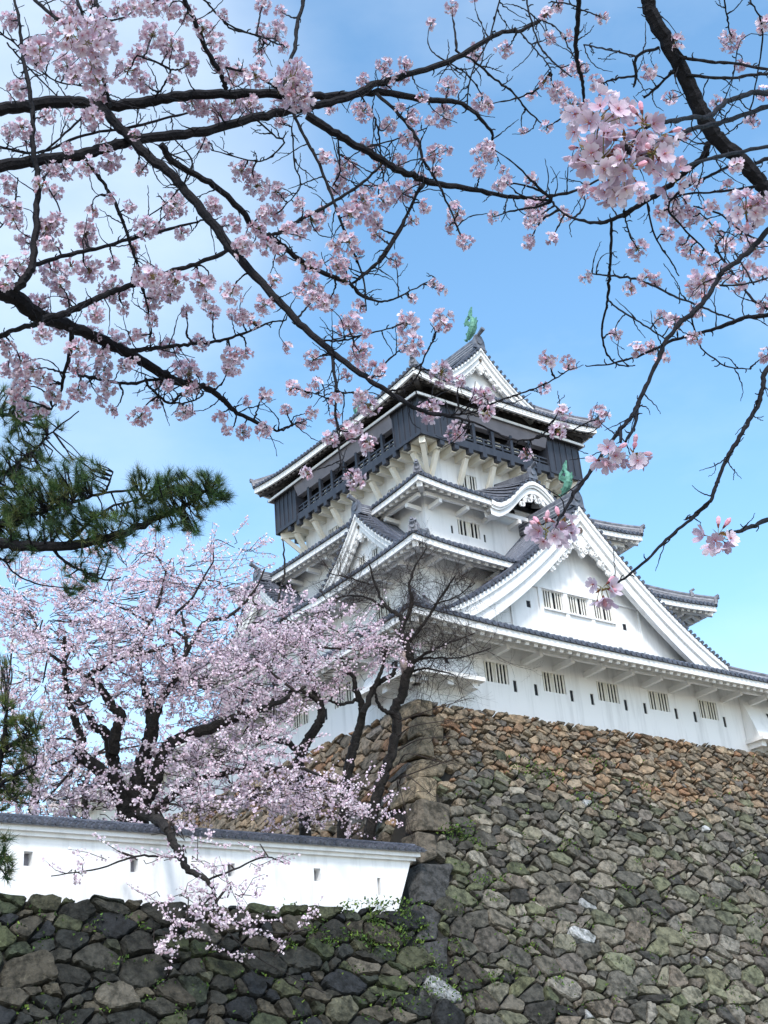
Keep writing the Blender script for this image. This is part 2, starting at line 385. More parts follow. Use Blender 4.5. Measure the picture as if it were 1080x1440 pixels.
def gable(name, side, c, za, zf, w, d0, d1, dwall, bw=1.2, ridge=.7, holes=(), posts=(), label=None, fish=False, orn=1.0, rails=()):
    G = lambda q: q*(1.36-.36*q)
    zc = lambda x: za-(za-zf)*G(min(1, abs(x)/w))+(.10 if abs(x) > w*.93 else 0)*0
    body = MB(); rib = MB(); nx = 16; o_ = OUT[side]; t_ = TAN[side]
    xs = np.linspace(-w, w, 2*nx+1)
    def q(x, d, dz=0.): return pos(side, c+x, d, zc(x)+dz)
    body.grid([[q(x, d0) for x in xs], [q(x, d1) for x in xs]])
    n = int((d0-d1)/.34)
    for sg in (-1, 1):
        for k in range(n+1):
            d = d0-.62-(d0-.62-d1)*k/max(1, n); pts = [q(sg*x, d) for x in np.linspace(.1, w, 8)]; vs = []
            for p_ in pts:
                for an in (0, 45, 90, 135, 180): vs.append(p_+o_*.085*math.cos(rad(an))+UP*(.10*math.sin(rad(an))+.005))
            rib.add(vs, [(i*5+j, i*5+j+1, i*5+j+6, i*5+j+5) for i in range(7) for j in range(4)])
        # verge tiles, lying across the edge
        ln = math.hypot(w, za-zf); m = int(ln/.33)
        for k in range(1, m+1):
            x = sg*w*k/m; p0 = q(x, d0+.09); p1 = q(x, d0-.75); sl = q(x+.01, d0)-q(x-.01, d0); sl /= np.linalg.norm(sl); nn = np.cross(sl, o_); nn = nn if nn[2] > 0 else -nn
            body.tube([p1+nn*.03, p0+nn*.03], .10, 7)
        body.tube([q(sg*x, d0-.85, .05) for x in np.linspace(.1, w, 9)], .13, 6)      # row of tile beside the verge
        body.tube([q(sg*x, d0-1.15, .07) for x in np.linspace(.1, w, 9)], .13, 6)
    ob = body.build(name, TILE, keep)
    if rib.v: rib.build('cover_tiles', COVER, ob)
    if label: ob['label'] = label
    # barge boards: outer and inner band, each a curved board
    bb = MB()
    def band(o0, o1, df, dbk):
        for sg in (-1, 1):
            X = np.linspace(0, w*1.0, 15)
            for i in range(14):
                xa, xb = sg*X[i], sg*X[i+1]
                f = [q(xa, df, -o0), q(xb, df, -o0), q(xb, df, -o1*(1+.10*abs(xb)/w)), q(xa, df, -o1*(1+.10*abs(xa)/w))]; k = [v_-o_*(df-dbk) for v_ in f]
                bb.add(f+k, [(0, 1, 2, 3), (7, 6, 5, 4), (3, 2, 6, 7), (1, 0, 4, 5)] if sg > 0 else [(3, 2, 1, 0), (4, 5, 6, 7), (7, 6, 2, 3), (5, 4, 0, 1)])
    band(.06, .06+bw*.17, d0+.0, d0-.5); band(.06+bw*.17, .06+bw*.52, d0-.10, d0-.5); band(.06+bw*.52, .06+bw*.56, d0-.07, d0-.5); band(.06+bw*.56, .06+bw, d0-.20, d0-.5)
    bb.build('barge_board', PLASTER, ob)
    # gable wall and soffit
    wl = MB()
    X = np.linspace(-w, w, 33)
    zb = zf-.6
    hs = [h for h in holes]
    ts = sorted({*X, *[h[0] for h in hs], *[h[1] for h in hs]})
    for i in range(len(ts)-1):
        a, b = ts[i], ts[i+1]; mid = (a+b)/2
        cut = sorted([(h[2], h[3]) for h in hs if h[0] < mid < h[1]]); lo = zb
        for (e, f) in cut+[(None, None)]:
            if e is None:
                wl.add([pos(side, c+a, dwall, lo), pos(side, c+b, dwall, lo), pos(side, c+b, dwall, max(lo, zc(b)-.1)), pos(side, c+a, dwall, max(lo, zc(a)-.1))], [(0, 1, 2, 3)])
            else:
                wl.add([pos(side, c+a, dwall, lo), pos(side, c+b, dwall, lo), pos(side, c+b, dwall, e), pos(side, c+a, dwall, e)], [(0, 1, 2, 3)]); lo = f
    for h in hs:
        a, b, e, f = h[:4]; qd = [(a, e), (b, e), (b, f), (a, f)]
        for k in range(4):
            (ta, z1), (tb, z2) = qd[k], qd[(k+1) % 4]
            wl.add([pos(side, c+ta, dwall, z1), pos(side, c+tb, dwall, z2), pos(side, c+tb, dwall-rv(h), z2), pos(side, c+ta, dwall-rv(h), z1)], [(3, 2, 1, 0)])
    wl.grid([[q(x, d0-.1, -.30) for x in xs[::-1]], [q(x, dwall-.05, -.30) for x in xs[::-1]]])
    for (x, z0, z1, wd) in posts: wl.box(pos(side, c+x, dwall+.04, (z0+z1)/2), t_*wd/2, o_*.05, UP*(z1-z0)/2)
    for (x0, x1, z, hh) in rails: wl.box(pos(side, c+(x0+x1)/2, dwall+.05, z), t_*(x1-x0)/2, o_*.07, UP*hh/2)
    wl.build('gable_wall', PLASTER, ob)
    for h in hs: fill_hole((h[0]+c, h[1]+c, *h[2:]), side, dwall, ob)
    # ridge
    rg = MB(); mo = MB()
    a, b = pos(side, c, d0-.25, za), pos(side, c, d1, za)
    rg.beam(a+UP*ridge*.45, b+UP*ridge*.45, .36, ridge*.9); rg.tube([a+UP*(ridge*.92), b+UP*(ridge*.92)], .17, 8)
    for k in (.22, .45, .68): mo.beam(a+UP*ridge*k, b+UP*ridge*k, .39, .045)
    demon_tile(rg, pos(side, c, d0-.22, za+ridge*.32), o_, .55+ridge*.38)
    r_ = rg.build('gable_ridge', RIDGE, ob); mo.build('ridge_mortar', MORTAR, ob)
    # hanging gable ornament with curling leaves
    gg = MB(); s = bw*.62*orn; cz = za-.06-bw*1.02; dd = d0-.42
    def g2(x, z, d=dd): return pos(side, c+x, d, cz+z)
    pl = [g2(s*x, s*z) for x, z in ((-.35, .55), (-.62, .22), (-.78, -.10), (-.80, -.45), (-.62, -.72), (-.52, -1.0), (-.30, -1.10), (-.18, -1.38), (0, -1.52), (.18, -1.38), (.30, -1.10), (.52, -1.0), (.62, -.72), (.80, -.45), (.78, -.10), (.62, .22), (.35, .55), (0, .95))]
    gg.prism(pl, o_*.16)
    def curl(x, z, r, dr_, sc=1.):
        pts = []
        for k in range(13):
            an = dr_*(k/12*2*math.pi*1.25)+math.pi/2*0; rr = r*(1-.072*k); pts.append(g2(x+rr*math.cos(an)*1., z+rr*math.sin(an), dd+.20))
        gg.tube(pts, r*.20, 5)
    for sx in (-1, 1):
        curl(sx*.50*s, -.28*s, .24*s, sx); curl(sx*.42*s, -.78*s, .20*s, sx); curl(sx*.17*s, -1.12*s, .19*s, -sx); curl(sx*.45*s, .12*s, .17*s, -sx)
        for k in range(4):       # leaves trailing along the barge boards
            x = sx*(.95+.52*k)*s; zz = zc(x)-.06-bw*1.06-(.10+.03*(k % 2))*s-cz; r = (.30-.035*k)*s; sl_ = (zc(x+.05)-zc(x-.05))/.1; ln_ = math.hypot(1, sl_); ex, ez = 1/ln_, sl_/ln_
            gg.prism([g2(x+r*1.35*math.cos(a_)*ex-r*(.62+.2*math.cos(3*a_))*math.sin(a_)*ez, zz+r*1.35*math.cos(a_)*ez+r*(.62+.2*math.cos(3*a_))*math.sin(a_)*ex) for a_ in np.linspace(0, 2*math.pi, 13)[:-1]], o_*.12)
            curl(x, zz, r*.7, sx if k % 2 else -sx)
    og = gg.build('gable_pendant', TRIM, ob)
    bs = MB(); bs.prism([g2(.2*s*math.cos(x), .15*s+.2*s*math.sin(x), dd+.16) for x in np.linspace(0, 2*math.pi, 7)[:-1]], o_*.10); bs.build('pendant_boss', BOSS, ob)
    return ob

# ---- first storey
HU1, HV1 = 14.52, 15.19
def win(t, w, z0, z1, n=6): return (t, t+w, z0, z1, n)
front1 = [win(t, 1.36, 2.36, 3.26, 7) for t in (-10.78, -7.40, -4.03, -.63, 2.87, 9.9)] + [(t, t+.20, 2.08, 2.60, 'slit') for t in (-11.34, -9.20, -7.98, -5.82, -4.55, -2.38, -1.10, 1.04, 2.38, 4.54)]
left1 = [win(t, 1.36, 2.36, 3.26, 7) for t in (9.4, 6.0, 2.6, -.8, -4.2, -7.6)] + [(t, t+.2, 2.08, 2.60, 'slit') for t in (8.6, 5.2, 1.8, -1.6, -5.)]
storey('first_storey_wall', HU1, HV1, .6, 4.3, {0: front1, 3: left1})
def stone_drop(side, d, t0, t1, z0, z1, proj=.85, open_lo=True, open_hi=True):     # the flaring box over the wall foot
    m = MB(); a = [pos(side, t0, d+.01, z1), pos(side, t1, d+.01, z1), pos(side, t1, d+proj, z0), pos(side, t0, d+proj, z0), pos(side, t0, d+.01, z0), pos(side, t1, d+.01, z0)]
    m.add(a, [(0, 3, 2, 1), (0, 4, 3), (1, 2, 5), (3, 4, 5, 2)])
    o = m.build('stone_drop_box', PLASTER, keep)
    l = MB(); l.box(pos(side, (t0+t1)/2, d+proj/2+.08, z0-.05), TAN[side]*((t1-t0)/2+.10), OUT[side]*(proj/2+.14), UP*.09)
    for k in range(3):
        t = t0+.25+(t1-t0-.5)*k/2; l.box(pos(side, t, d+proj/2-.05, z0-.27), TAN[side]*.16, OUT[side]*(proj/2), UP*.13)
    l.build('drop_box_sill', TRIM, o)
    s_ = MB(); c = [((t0+t1)/2+k, .5) for k in (-.09, .09)]
    def on(t, f): return pos(side, t, d+.02+(proj-.01)*f+.012, z1+(z0-z1)*f)
    tm = (t0+t1)/2+.2; s_.add([on(tm-.09, .62), on(tm+.09, .62), on(tm+.09, .40), on(tm-.09, .40)], [(0, 1, 2, 3)]); s_.build('loophole', DARK, o)
stone_drop(0, HV1, -HU1-.5, -11.85, 2.0, 3.55); stone_drop(0, HV1, 6.05, 8.75, 1.50, 4.0)
stone_drop(3, HU1, 12.4, HV1+.5, 2.0, 3.55)

# ---- first roof (its big gable faces the viewer on the right)
R1 = Skirt(16.14, 17.32, 4.23, 9.0, 11.0, 7.15, .30)
skirt_roof('first_roof', R1, HU1, HV1, label='wide lowest tiled roof with long straight eaves', hip_extra=(.45,))
BIG = dict(za=14.40, zf=6.95, w=9.75)
def zbig(x): q = min(1, abs(x)/BIG['w']); return BIG['za']-(BIG['za']-BIG['zf'])*q*(1.36-.36*q)
gz0, gz1 = 8.62, 9.54
gable('great_gable', 0, 0, BIG['za'], BIG['zf'], BIG['w'], 12.2, 7.7, 11.15, bw=1.42, ridge=.85,
      holes=[(-2.60, -1.20, gz0, gz1, 8), (-.80, .60, gz0, gz1, 8), (.99, 2.41, gz0, gz1, 8), (-3.74, -3.46, 8.40, 8.76, 'slit'), (3.05, 3.34, 8.28, 8.64, 'slit')],
      posts=[(-2.78, 7.2, 9.58, .24), (-1.0, 7.2, 9.58, .24), (.80, 7.2, 9.58, .24), (2.56, 7.2, 9.58, .24), (-4.86, 7.2, 9.52, .10), (4.37, 7.2, 9.52, .10)],
      rails=[(-4.9, 4.42, 9.63, .10), (-2.66, 2.44, 8.50, .07)], label='largest gable, with three lattice windows under a curling white pendant', orn=1.05)

# ---- second storey and its roof with the twin gables on the left side
storey('second_storey_wall', 9.0, 9.65, 4.0, 11.2, {3: [win(t, 1.2, 8.6, 9.4, 6) for t in (5.8, 2.2, -1.4, -5.0)]})
def keep2(side, p):
    return not (side == 0 and p[1] < -7.6 and p[2] < zbig(p[0])-.05 and abs(p[0]) < 9)
R2 = Skirt(10.87, 11.49, 10.93, 6.8, 7.75, 13.0, .36, keepf=keep2)
skirt_roof('second_roof', R2, 9.0, 9.65, label='second tiled roof carrying the twin gables', hip_extra=(.3,))
for cc in (4.95, -4.95):
    gable('twin_gable', 3, cc, 15.0, 11.55, 3.95, 9.25, 6.5, 8.55, bw=.78, ridge=.50, holes=[(-.85, -.30, 12.25, 12.85, 3), (.30, .85, 12.25, 12.85, 3)], orn=1.05,
          label='twin gable nearer the corner, facing left' if cc > 0 else 'twin gable farther along the left side')
    gable('twin_gable', 1, cc, 15.0, 11.55, 3.95, 9.25, 6.5, 8.55, bw=.78, ridge=.50)

# ---- third storey, its roof with the curved gable on the right-hand face
storey('third_storey_wall', 6.8, 7.75, 9.0, 16.0, {0: [win(-4.62, 1.52, 13.60, 14.47, 6), (-5.12, -4.98, 13.55, 14.0, 'slit'), (-2.86, -2.72, 13.50, 13.95, 'slit'), (-1.0, -.30, 15.72, 15.98, 'slit')], 3: [win(-5.6, 1.5, 13.6, 14.5, 6)]})
def bump3(side, t, q):
    if side % 2 or abs(t) > 3.7: return 0.
    return (1.85*.5*(1+math.cos(math.pi*min(1, abs(t)/2.9)))-.10*math.exp(-((abs(t)-3.0)/.4)**2))*(1-q)**.35*(1-.25*q)
R3 = Skirt(8.32, 9.25, 15.72, 4.8, 6.0, 17.5, .36, bump=bump3)
r3 = skirt_roof('third_roof', R3, 6.8, 7.75, label='third tiled roof whose eave rises in a curved gable')
kg = MB()
for sd_ in (0,):       # thick curved white board and carved panel below the curved gable
    X = np.linspace(-3.4, 3.4, 49)
    for o0, o1, dd in ((.10, .36, 9.28), (.34, .50, 9.20), (.48, .86, 9.10)):
        for i in range(48):
            f = [pos(0, X[i], dd, R3.z(0, X[i], 0)-o0), pos(0, X[i+1], dd, R3.z(0, X[i+1], 0)-o0), pos(0, X[i+1], dd, R3.z(0, X[i+1], 0)-o1*(.9+.1*abs(X[i+1])/3)), pos(0, X[i], dd, R3.z(0, X[i], 0)-o1*(.9+.1*abs(X[i])/3))]
            k = [v_+np.array([0, .5, 0]) for v_ in f]; kg.add(f+k, [(3, 2, 1, 0), (4, 5, 6, 7), (2, 3, 7, 6)])
kg.build('curved_gable_board', PLASTER, r3)
kp = MB()
for k in range(15):
    x = -1.05+2.1*k/14; kp.prism([pos(0, x+.13*math.cos(a), 9.0, R3.z(0, x, 0)-1.05-.12*math.sin(k*1.7)+.16*math.sin(a)) for a in np.linspace(0, 2*math.pi, 8)[:-1]], (0, -.1, 0))
kp.build('carved_panel', TRIM, r3)
kr = MB(); kr.beam(pos(0, 0, 9.1, 17.58), pos(0, 0, 6.2, 18.1), .3, .34); demon_tile(kr, pos(0, 0, 9.08, 17.55), OUT[0], .62); kr.build('curved_gable_ridge', RIDGE, r3)

# ---- fourth storey (white, under the overhanging balcony)
storey('fourth_storey_wall', 4.8, 6.0, 15.0, 19.7, {0: [win(-2.48, 1.22, 17.7, 18.58, 6), win(1.26, 1.22, 17.7, 18.58, 6)], 3: [win(2.4, 1.2, 17.7, 18.5, 6), win(-3.6, 1.2, 17.7, 18.5, 6)]})
BU, BV, BZ0, BZ1 = 6.10, 7.27, 19.52, 21.86
br = MB(); je = MB(); sl = MB()
sl.box((0, 0, BZ0+.06), (BU-.25, 0, 0), (0, BV-.25, 0), (0, 0, .06))
for side in range(4):
    H, D = (BU, BV) if side % 2 == 0 else (BV, BU); w_ = 6.0 if side % 2 == 0 else 4.8; hw = 4.8 if side % 2 == 0 else 6.0
    n = int(round(2*hw/1.02))
    for k in range(n+1):
        t = -hw+.16+(2*hw-.32)*k/n
        br = MB(); je = MB(); br.beam(pos(side, t, w_, BZ0-.22), pos(side, t, D-.28, BZ0-.22), .34, .40); oj = br.build('balcony_joist', BRACE, keep)
        je.box(pos(side, t, D-.13, BZ0-.17), TAN[side]*.15, OUT[side]*.15, UP*.17); je.build('joist_end', NAVY, oj)
        if k % 2 == 0: br = MB(); br.beam(pos(side, t, w_+.02, BZ0-1.75), pos(side, t, D-.50, BZ0-.42), .26, .26); br.build('balcony_brace', BRACE, keep)
for su, sv in ((-1, -1), (1, -1), (-1, 1), (1, 1)):
    br = MB(); br.beam((su*4.8, sv*6.0, BZ0-1.75), (su*(BU-.35), sv*(BV-.35), BZ0-.35), .26, .26); br.build('balcony_brace', BRACE, keep)
    br = MB(); br.beam((su*4.8, sv*6.0, BZ0-.22), (su*(BU-.2), sv*(BV-.2), BZ0-.22), .34, .40); br.build('balcony_joist', BRACE, keep)
sl.build('balcony_floor', BRACE, keep)
# top storey: black corner boxes, open balcony between them
bx = MB(); ra_ = MB(); inn = MB(); lt = MB(); pn = MB(); cn = MB(); cs = MB()
for side in range(4):
    H, D = (BU, BV) if side % 2 == 0 else (BV, BU); cw = 2.55 if side % 2 == 0 else 2.3
    for sg in (-1, 1):
        bx = MB(); a, b = sorted((sg*H, sg*(H-cw)))
        bx.add([pos(side, a, D, BZ0-.05), pos(side, b, D, BZ0-.05), pos(side, b, D, BZ1), pos(side, a, D, BZ1)], [(0, 1, 2, 3)])
        e = sg*(H-cw); bx.box(pos(side, e, D-.65, (BZ0+BZ1)/2), TAN[side]*.05, OUT[side]*.648, UP*(BZ1-BZ0)/2)
        for k in range(6):
            t = a+(b-a)*k/5; bx.box(pos(side, t, D+.02, (BZ0+BZ1)/2), TAN[side]*.035, OUT[side]*.03, UP*(BZ1-BZ0)/2)
        bx.box(pos(side, (a+b)/2, D+.01, BZ0+.06), TAN[side]*(b-a)/2*1.01, OUT[side]*.05, UP*.10); bx.build('corner_panel', NAVY, keep)
    i = H-cw
    ra_.box(pos(side, 0, D-.12, BZ0+.16), TAN[side]*(i-.06), OUT[side]*.12, UP*.22)
    for z in (BZ0+.62, BZ0+.88): ra_.box(pos(side, 0, D-.15, z), TAN[side]*(i-.06), OUT[side]*.045, UP*.045)
    n = 8 if side % 2 else 5
    for k in range(n*2+1):
        t = -i+2*i*k/(n*2)
        if k % 2 == 0 and 0 < k < n*2: ra_.box(pos(side, t, D-.16, (BZ0+.4+21.25)/2), TAN[side]*.10, OUT[side]*.10, UP*(21.25-BZ0-.4)/2)
        elif k % 2: ra_.box(pos(side, t, D-.15, BZ0+.65), TAN[side]*.05, OUT[side]*.04, UP*.28)
    inn.add([pos(side, -H+.3, D-.80, BZ0), pos(side, H-.3, D-.80, BZ0), pos(side, H-.3, D-.80, BZ1+.3), pos(side, -H+.3, D-.80, BZ1+.3)], [(0, 1, 2, 3)])
    for k in range(n):      # pale lattice shutters in the dark inner wall
        for off in (-.30, .30):
            tcn = -i+2*i*(k+.5)/n+off
            for q in range(5): lt.box(pos(side, tcn, D-.77, BZ0+.72+.17*q), TAN[side]*.20, OUT[side]*.015, UP*.045)
    # lintel band above the opening, then a thin pent board with a white edge
    pn.add([pos(side, -i+.06, D+.16, BZ1-.06), pos(side, i-.06, D+.16, BZ1-.06), pos(side, i-.06, D-.10, 21.12), pos(side, -i+.06, D-.10, 21.12), pos(side, -i+.06, D-.5, 21.12), pos(side, i-.06, D-.5, 21.12)], [(0, 3, 2, 1), (3, 4, 5, 2)])
    e0 = .28
    f = [pos(side, -(H+e0), D+e0, BZ1+.02), pos(side, H+e0, D+e0, BZ1+.02), pos(side, H-1.0, D-1.0, BZ1+.55), pos(side, -(H-1.0), D-1.0, BZ1+.55)]
    cs.add(f+[q-UP*.10 for q in f], [(0, 1, 2, 3), (7, 6, 5, 4)])
    cn.box(pos(side, 0, D+e0+.03, BZ1-.02), TAN[side]*(H+e0+.06), OUT[side]*.03, UP*.075)
o = ra_.build('balcony_railing', NAVY, keep)
o = inn.build('top_storey_wall', DARK, keep); lt.build('shutter_lattice', BARS, o)
o = pn.build('lintel_band', BAND, keep); o = cs.build('pent_board', RAFT, keep); cn.build('pent_edge', PLASTER, o)
# top roof
inw = MB()
for side in range(4):
    H, D = (4.6, 5.8) if side % 2 == 0 else (5.8, 4.6); inw.add([pos(side, -H, D, 21.5), pos(side, H, D, 21.5), pos(side, H, D, 24.2), pos(side, -H, D, 24.2)], [(0, 1, 2, 3)])
inw.build('attic_wall', RAFT, keep)
R5 = Skirt(7.06, 8.29, 23.02, 3.55, 5.6, 24.75, .42)
skirt_roof('top_roof', R5, 4.6, 5.8, beam=False, rafter_mat=RAFT, fasc=.34, label='topmost tiled roof with upturned corners and dark rafters')
for sd_ in (0, 2):
    gable('top_gable', sd_, 0, 27.45, 24.35, 3.75, 6.45, 0.0, 5.75, bw=.85, ridge=.72, label='small gable at the very top with a curling white pendant' if sd_ == 0 else None, orn=1.1)

# ---- green fish ornaments
def fish(side, d, z, s, lab):
    m = MB(); b = lambda a, h, t=0.: pos(side, t*s, d-a*s, z+h*s)      # a: towards the back along the ridge
    c = [b(.62, -.02), b(.45, .16), b(.22, .34), b(.04, .58), b(-.02, .86), b(.02, 1.12), b(.12, 1.32), b(.16, 1.45)]
    m.tube(c, [s*q for q in (.10, .19, .24, .25, .20, .14, .09, .05)], 9)
    def fin(pts, th): m.prism([b(x, h, -th/2) for x, h in pts], TAN[side]*th*s)
    fin([(.10, 1.25), (.02, 1.45), (-.06, 1.95), (.22, 1.75), (.34, 1.45), (.22, 1.30)], .09)
    fin([(.14, 1.30), (.42, 1.28), (.74, 1.00), (.62, 1.36), (.34, 1.52)], .09)
    fin([(-.20, .55), (-.42, .78), (-.28, .82), (-.36, 1.05), (-.18, 1.0), (-.10, 1.2), (-.02, .95)], .07)
    for sx in (-1, 1):
        m.prism([b(.15, .55, sx*.22), b(.40, .85, sx*.42), b(.10, .95, sx*.36), b(-.05, .75, sx*.22)], TAN[side]*.05*s)
        m.tube([b(.52, .26, sx*.13), b(.50, .34, sx*.16)], .05*s, 6)
    fin([(.70, .05), (.86, .12), (.78, -.06)], .2); fin([(.55, .20), (.72, .40), (.48, .34)], .12)
    o = m.build('fish_ornament', COPPER, keep); o['label'] = lab
fish(0, 6.05, 28.55, 1.02, 'green copper fish on the topmost ridge'); fish(2, 6.05, 28.55, 1.02, 'green copper fish at the far end of the topmost ridge')
fish(0, 11.75, 15.45, .92, 'green copper fish on the ridge of the largest gable')


# ================================================================== STONE RAMPARTS
BAT = .48                                  # outward lean of the faces per metre of height
TOPZ = 1.0
SL = math.hypot(1, BAT)
E_R = np.array([0, -BAT, -1.0])/SL; N_R = np.array([0, -1.0, BAT])/SL; T_R = np.array([1., 0, 0])
E_L = np.array([-BAT, 0, -1.0])/SL; N_L = np.array([-1.0, 0, BAT])/SL; T_L = np.array([0, 1., 0])
U0, V0 = -14.72, -15.42                    # plan of the top edges
def right_face(a, l): return np.array([a, V0, TOPZ])+E_R*l
def left_face(a, l): return np.array([U0, a, TOPZ])+E_L*l
def clip(poly, nx, ny, c):                 # keep nx*x+ny*y <= c
    out = []; k = len(poly)
    for i in range(k):
        p, q = poly[i], poly[(i+1) % k]; dp, dq = nx*p[0]+ny*p[1]-c, nx*q[0]+ny*q[1]-c
        if dp <= 0: out.append(p)
        if (dp < 0) != (dq < 0) and dp != dq:
            t = dp/(dp-dq); out.append((p[0]+t*(q[0]-p[0]), p[1]+t*(q[1]-p[1])))
    return out
def stones(region, size_fn, rng, aspect=1.55, low_x=-1e9, low_top=0.):
    """sites of mixed size packed in a strip, then a weighted Voronoi diagram of them; x is squeezed so that stones lie long"""
    a0, a1, l0, l1 = region; pts = []; cell = .5; grid = {}
    def near(x, y, r):
        k = int(math.ceil((r+1.1)/cell)); ix, iy = int(x//cell), int(y//cell)
        for i in range(ix-k, ix+k+1):
            for j in range(iy-k, iy+k+1):
                for q in grid.get((i, j), ()): yield q
    for frac, tries in ((1.35, 5), (1.0, 14), (.62, 26), (.36, 30)):
        n = int((a1-a0)/aspect*(l1-l0)*tries)
        X = rng.uniform(a0/aspect, a1/aspect, n); Y = rng.uniform(l0, l1, n); J = rng.uniform(.85, 1.15, n)
        for x, y, j in zip(X, Y, J):
            r = size_fn(x*aspect, y)
            if r is None: continue
            r *= frac*j
            if all((q[0]-x)**2+(q[1]-y)**2 > ((q[2]+r)*.92)**2 for q in near(x, y, r)):
                q = (x, y, r); pts.append(q); grid.setdefault((int(x//cell), int(y//cell)), []).append(q)
    cells = []
    for (x, y, r) in pts:
        b = r*1.9; poly = [(x-b, y-b), (x+b, y-b), (x+b, y+b), (x-b, y+b)]
        for q in near(x, y, r*2.2):
            dx, dy = q[0]-x, q[1]-y; d2 = dx*dx+dy*dy
            if d2 < 1e-9: continue
            c = (q[0]**2+q[1]**2-x*x-y*y-q[2]**2+r*r)/2
            poly = clip(poly, dx, dy, c)
            if len(poly) < 3: break
        poly = clip(poly, 0, -1, -(low_top if x*aspect < low_x else l0))
        parts = [poly]
        if rng.random() < .30 and r > .2:               # many blocks are broken into two, which keeps the joints angular
            an = rng.uniform(0, 2*math.pi); nx, ny = math.cos(an), math.sin(an); c = nx*x+ny*y+rng.uniform(-.25, .25)*r
            parts = [clip(poly, nx, ny, c), clip(poly, -nx, -ny, -c)]
        for q in parts:
            if len(q) < 3: continue
            m = np.mean(np.array(q), axis=0); sz = max(np.ptp(np.array(q)[:, 0]), np.ptp(np.array(q)[:, 1]))/2
            if sz < .06: continue
            wv = lambda a, b: (a+.10*math.sin(b*4.3+a*1.3)+.05*math.sin(b*11+a*7), b+.07*math.sin(a*3.9+b)+.035*math.sin(a*9.7-b*6))
            q = [wv(p[0]*aspect, p[1]) for p in q]
            q = [(p[0], max(p[1], low_top if x*aspect < low_x else l0)) for p in q]
            cells.append((m[0]*aspect, m[1], sz, q))
    return cells
def stone_mesh(mb, cells, fmap, T, E, Nn, rng, col_fn, gap=.022, sel=None, rough=1.0):
    for (x, y, r, poly) in cells:
        if sel and not sel(x, y): continue
        p = np.array(poly); c = p.mean(axis=0)
        # rounder corners
        q = []
        k = len(p)
        for i in range(k):
            a, b = p[i], p[(i+1) % k]; ln = np.linalg.norm(b-a)
            if ln < .06: q.append((a+b)/2); continue
            q += [a+(b-a)*.17, a+(b-a)*.83] if ln < .35 else [a+(b-a)*.11, a+(b-a)*.40+rng.normal(0, .016*rough, 2), a+(b-a)*.68+rng.normal(0, .016*rough, 2), a+(b-a)*.89]
        q = np.array(q); n = len(q); rr = np.linalg.norm(q-c, axis=1)[:, None]+1e-6
        s0 = np.clip(1-gap*(1+rng.uniform(0, 1.2))/rr, .4, 1)
        h = rng.uniform(-.02, .09)*rough+.03*min(1.5, r); tilt = rng.normal(0, .10*rough, 2)
        rings = []
        for sc, dep in ((1.0, -.30), (1.0, h-.07-.03*r), (.93, h-.005), (.60, h+.02*r)):
            w = c+(q-c)*s0*sc
            jit = rng.normal(0, .014*rough, n) if dep > -.2 and sc > .9 else np.zeros(n)
            rings.append([fmap(a, l)+Nn*(dep+jit[i]+((a-c[0])*tilt[0]+(l-c[1])*tilt[1] if dep > -.2 else 0)) for i, (a, l) in enumerate(w)])
        vs = [v for rg in rings for v in rg]+[fmap(*c)+Nn*(h+.03*r)]
        fs = [(i*n+j, (i+1)*n+j, (i+1)*n+(j+1) % n, i*n+(j+1) % n) for i in range(3) for j in range(n)]+[(3*n+j, 4*n, 3*n+(j+1) % n) for j in range(n)]
        fs = [tuple(reversed(f)) for f in fs] if np.dot(np.cross(T, E), Nn) > 0 else fs
        mb.add(vs, fs, col_fn(x, y, r, rng))
def mixc(a, b, t): return tuple(a[i]*(1-t)+b[i]*t for i in range(3))
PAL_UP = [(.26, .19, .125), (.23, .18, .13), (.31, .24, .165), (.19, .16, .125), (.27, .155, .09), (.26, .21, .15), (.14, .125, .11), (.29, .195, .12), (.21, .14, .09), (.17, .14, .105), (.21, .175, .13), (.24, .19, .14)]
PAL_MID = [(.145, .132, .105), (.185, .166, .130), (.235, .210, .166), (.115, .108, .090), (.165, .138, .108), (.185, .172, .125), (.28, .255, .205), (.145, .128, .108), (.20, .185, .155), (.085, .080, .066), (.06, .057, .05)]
PAL_LOW = [(.026, .028, .025), (.038, .037, .030), (.020, .022, .024), (.050, .045, .034), (.062, .055, .040), (.030, .030, .025)]  # dark wet stone, with the overhanging cherry's shade also put into the colour
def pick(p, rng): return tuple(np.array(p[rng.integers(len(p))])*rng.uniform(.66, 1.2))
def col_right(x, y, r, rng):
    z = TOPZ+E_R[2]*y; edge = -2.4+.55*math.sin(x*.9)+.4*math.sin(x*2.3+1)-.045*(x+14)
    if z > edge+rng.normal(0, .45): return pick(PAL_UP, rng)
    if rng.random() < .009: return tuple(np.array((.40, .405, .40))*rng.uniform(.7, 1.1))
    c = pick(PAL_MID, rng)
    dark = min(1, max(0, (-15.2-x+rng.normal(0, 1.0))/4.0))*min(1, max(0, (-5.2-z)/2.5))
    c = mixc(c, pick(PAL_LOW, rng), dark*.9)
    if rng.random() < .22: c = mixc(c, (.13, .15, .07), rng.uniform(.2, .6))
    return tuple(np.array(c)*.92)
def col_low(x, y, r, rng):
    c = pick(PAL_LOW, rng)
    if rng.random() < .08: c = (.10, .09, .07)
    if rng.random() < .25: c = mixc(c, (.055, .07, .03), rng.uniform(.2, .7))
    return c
def col_left(x, y, r, rng):
    z = TOPZ+E_L[2]*y
    return pick(PAL_UP, rng) if z > -4.2+rng.normal(0, .8) else mixc(pick(PAL_MID, rng), (.12, .12, .08), rng.uniform(0, .5))
corner_u = lambda l: U0-BAT*l/SL
LLOW = (1.0+8.10)*SL                       # slope length at which the lower retaining wall begins
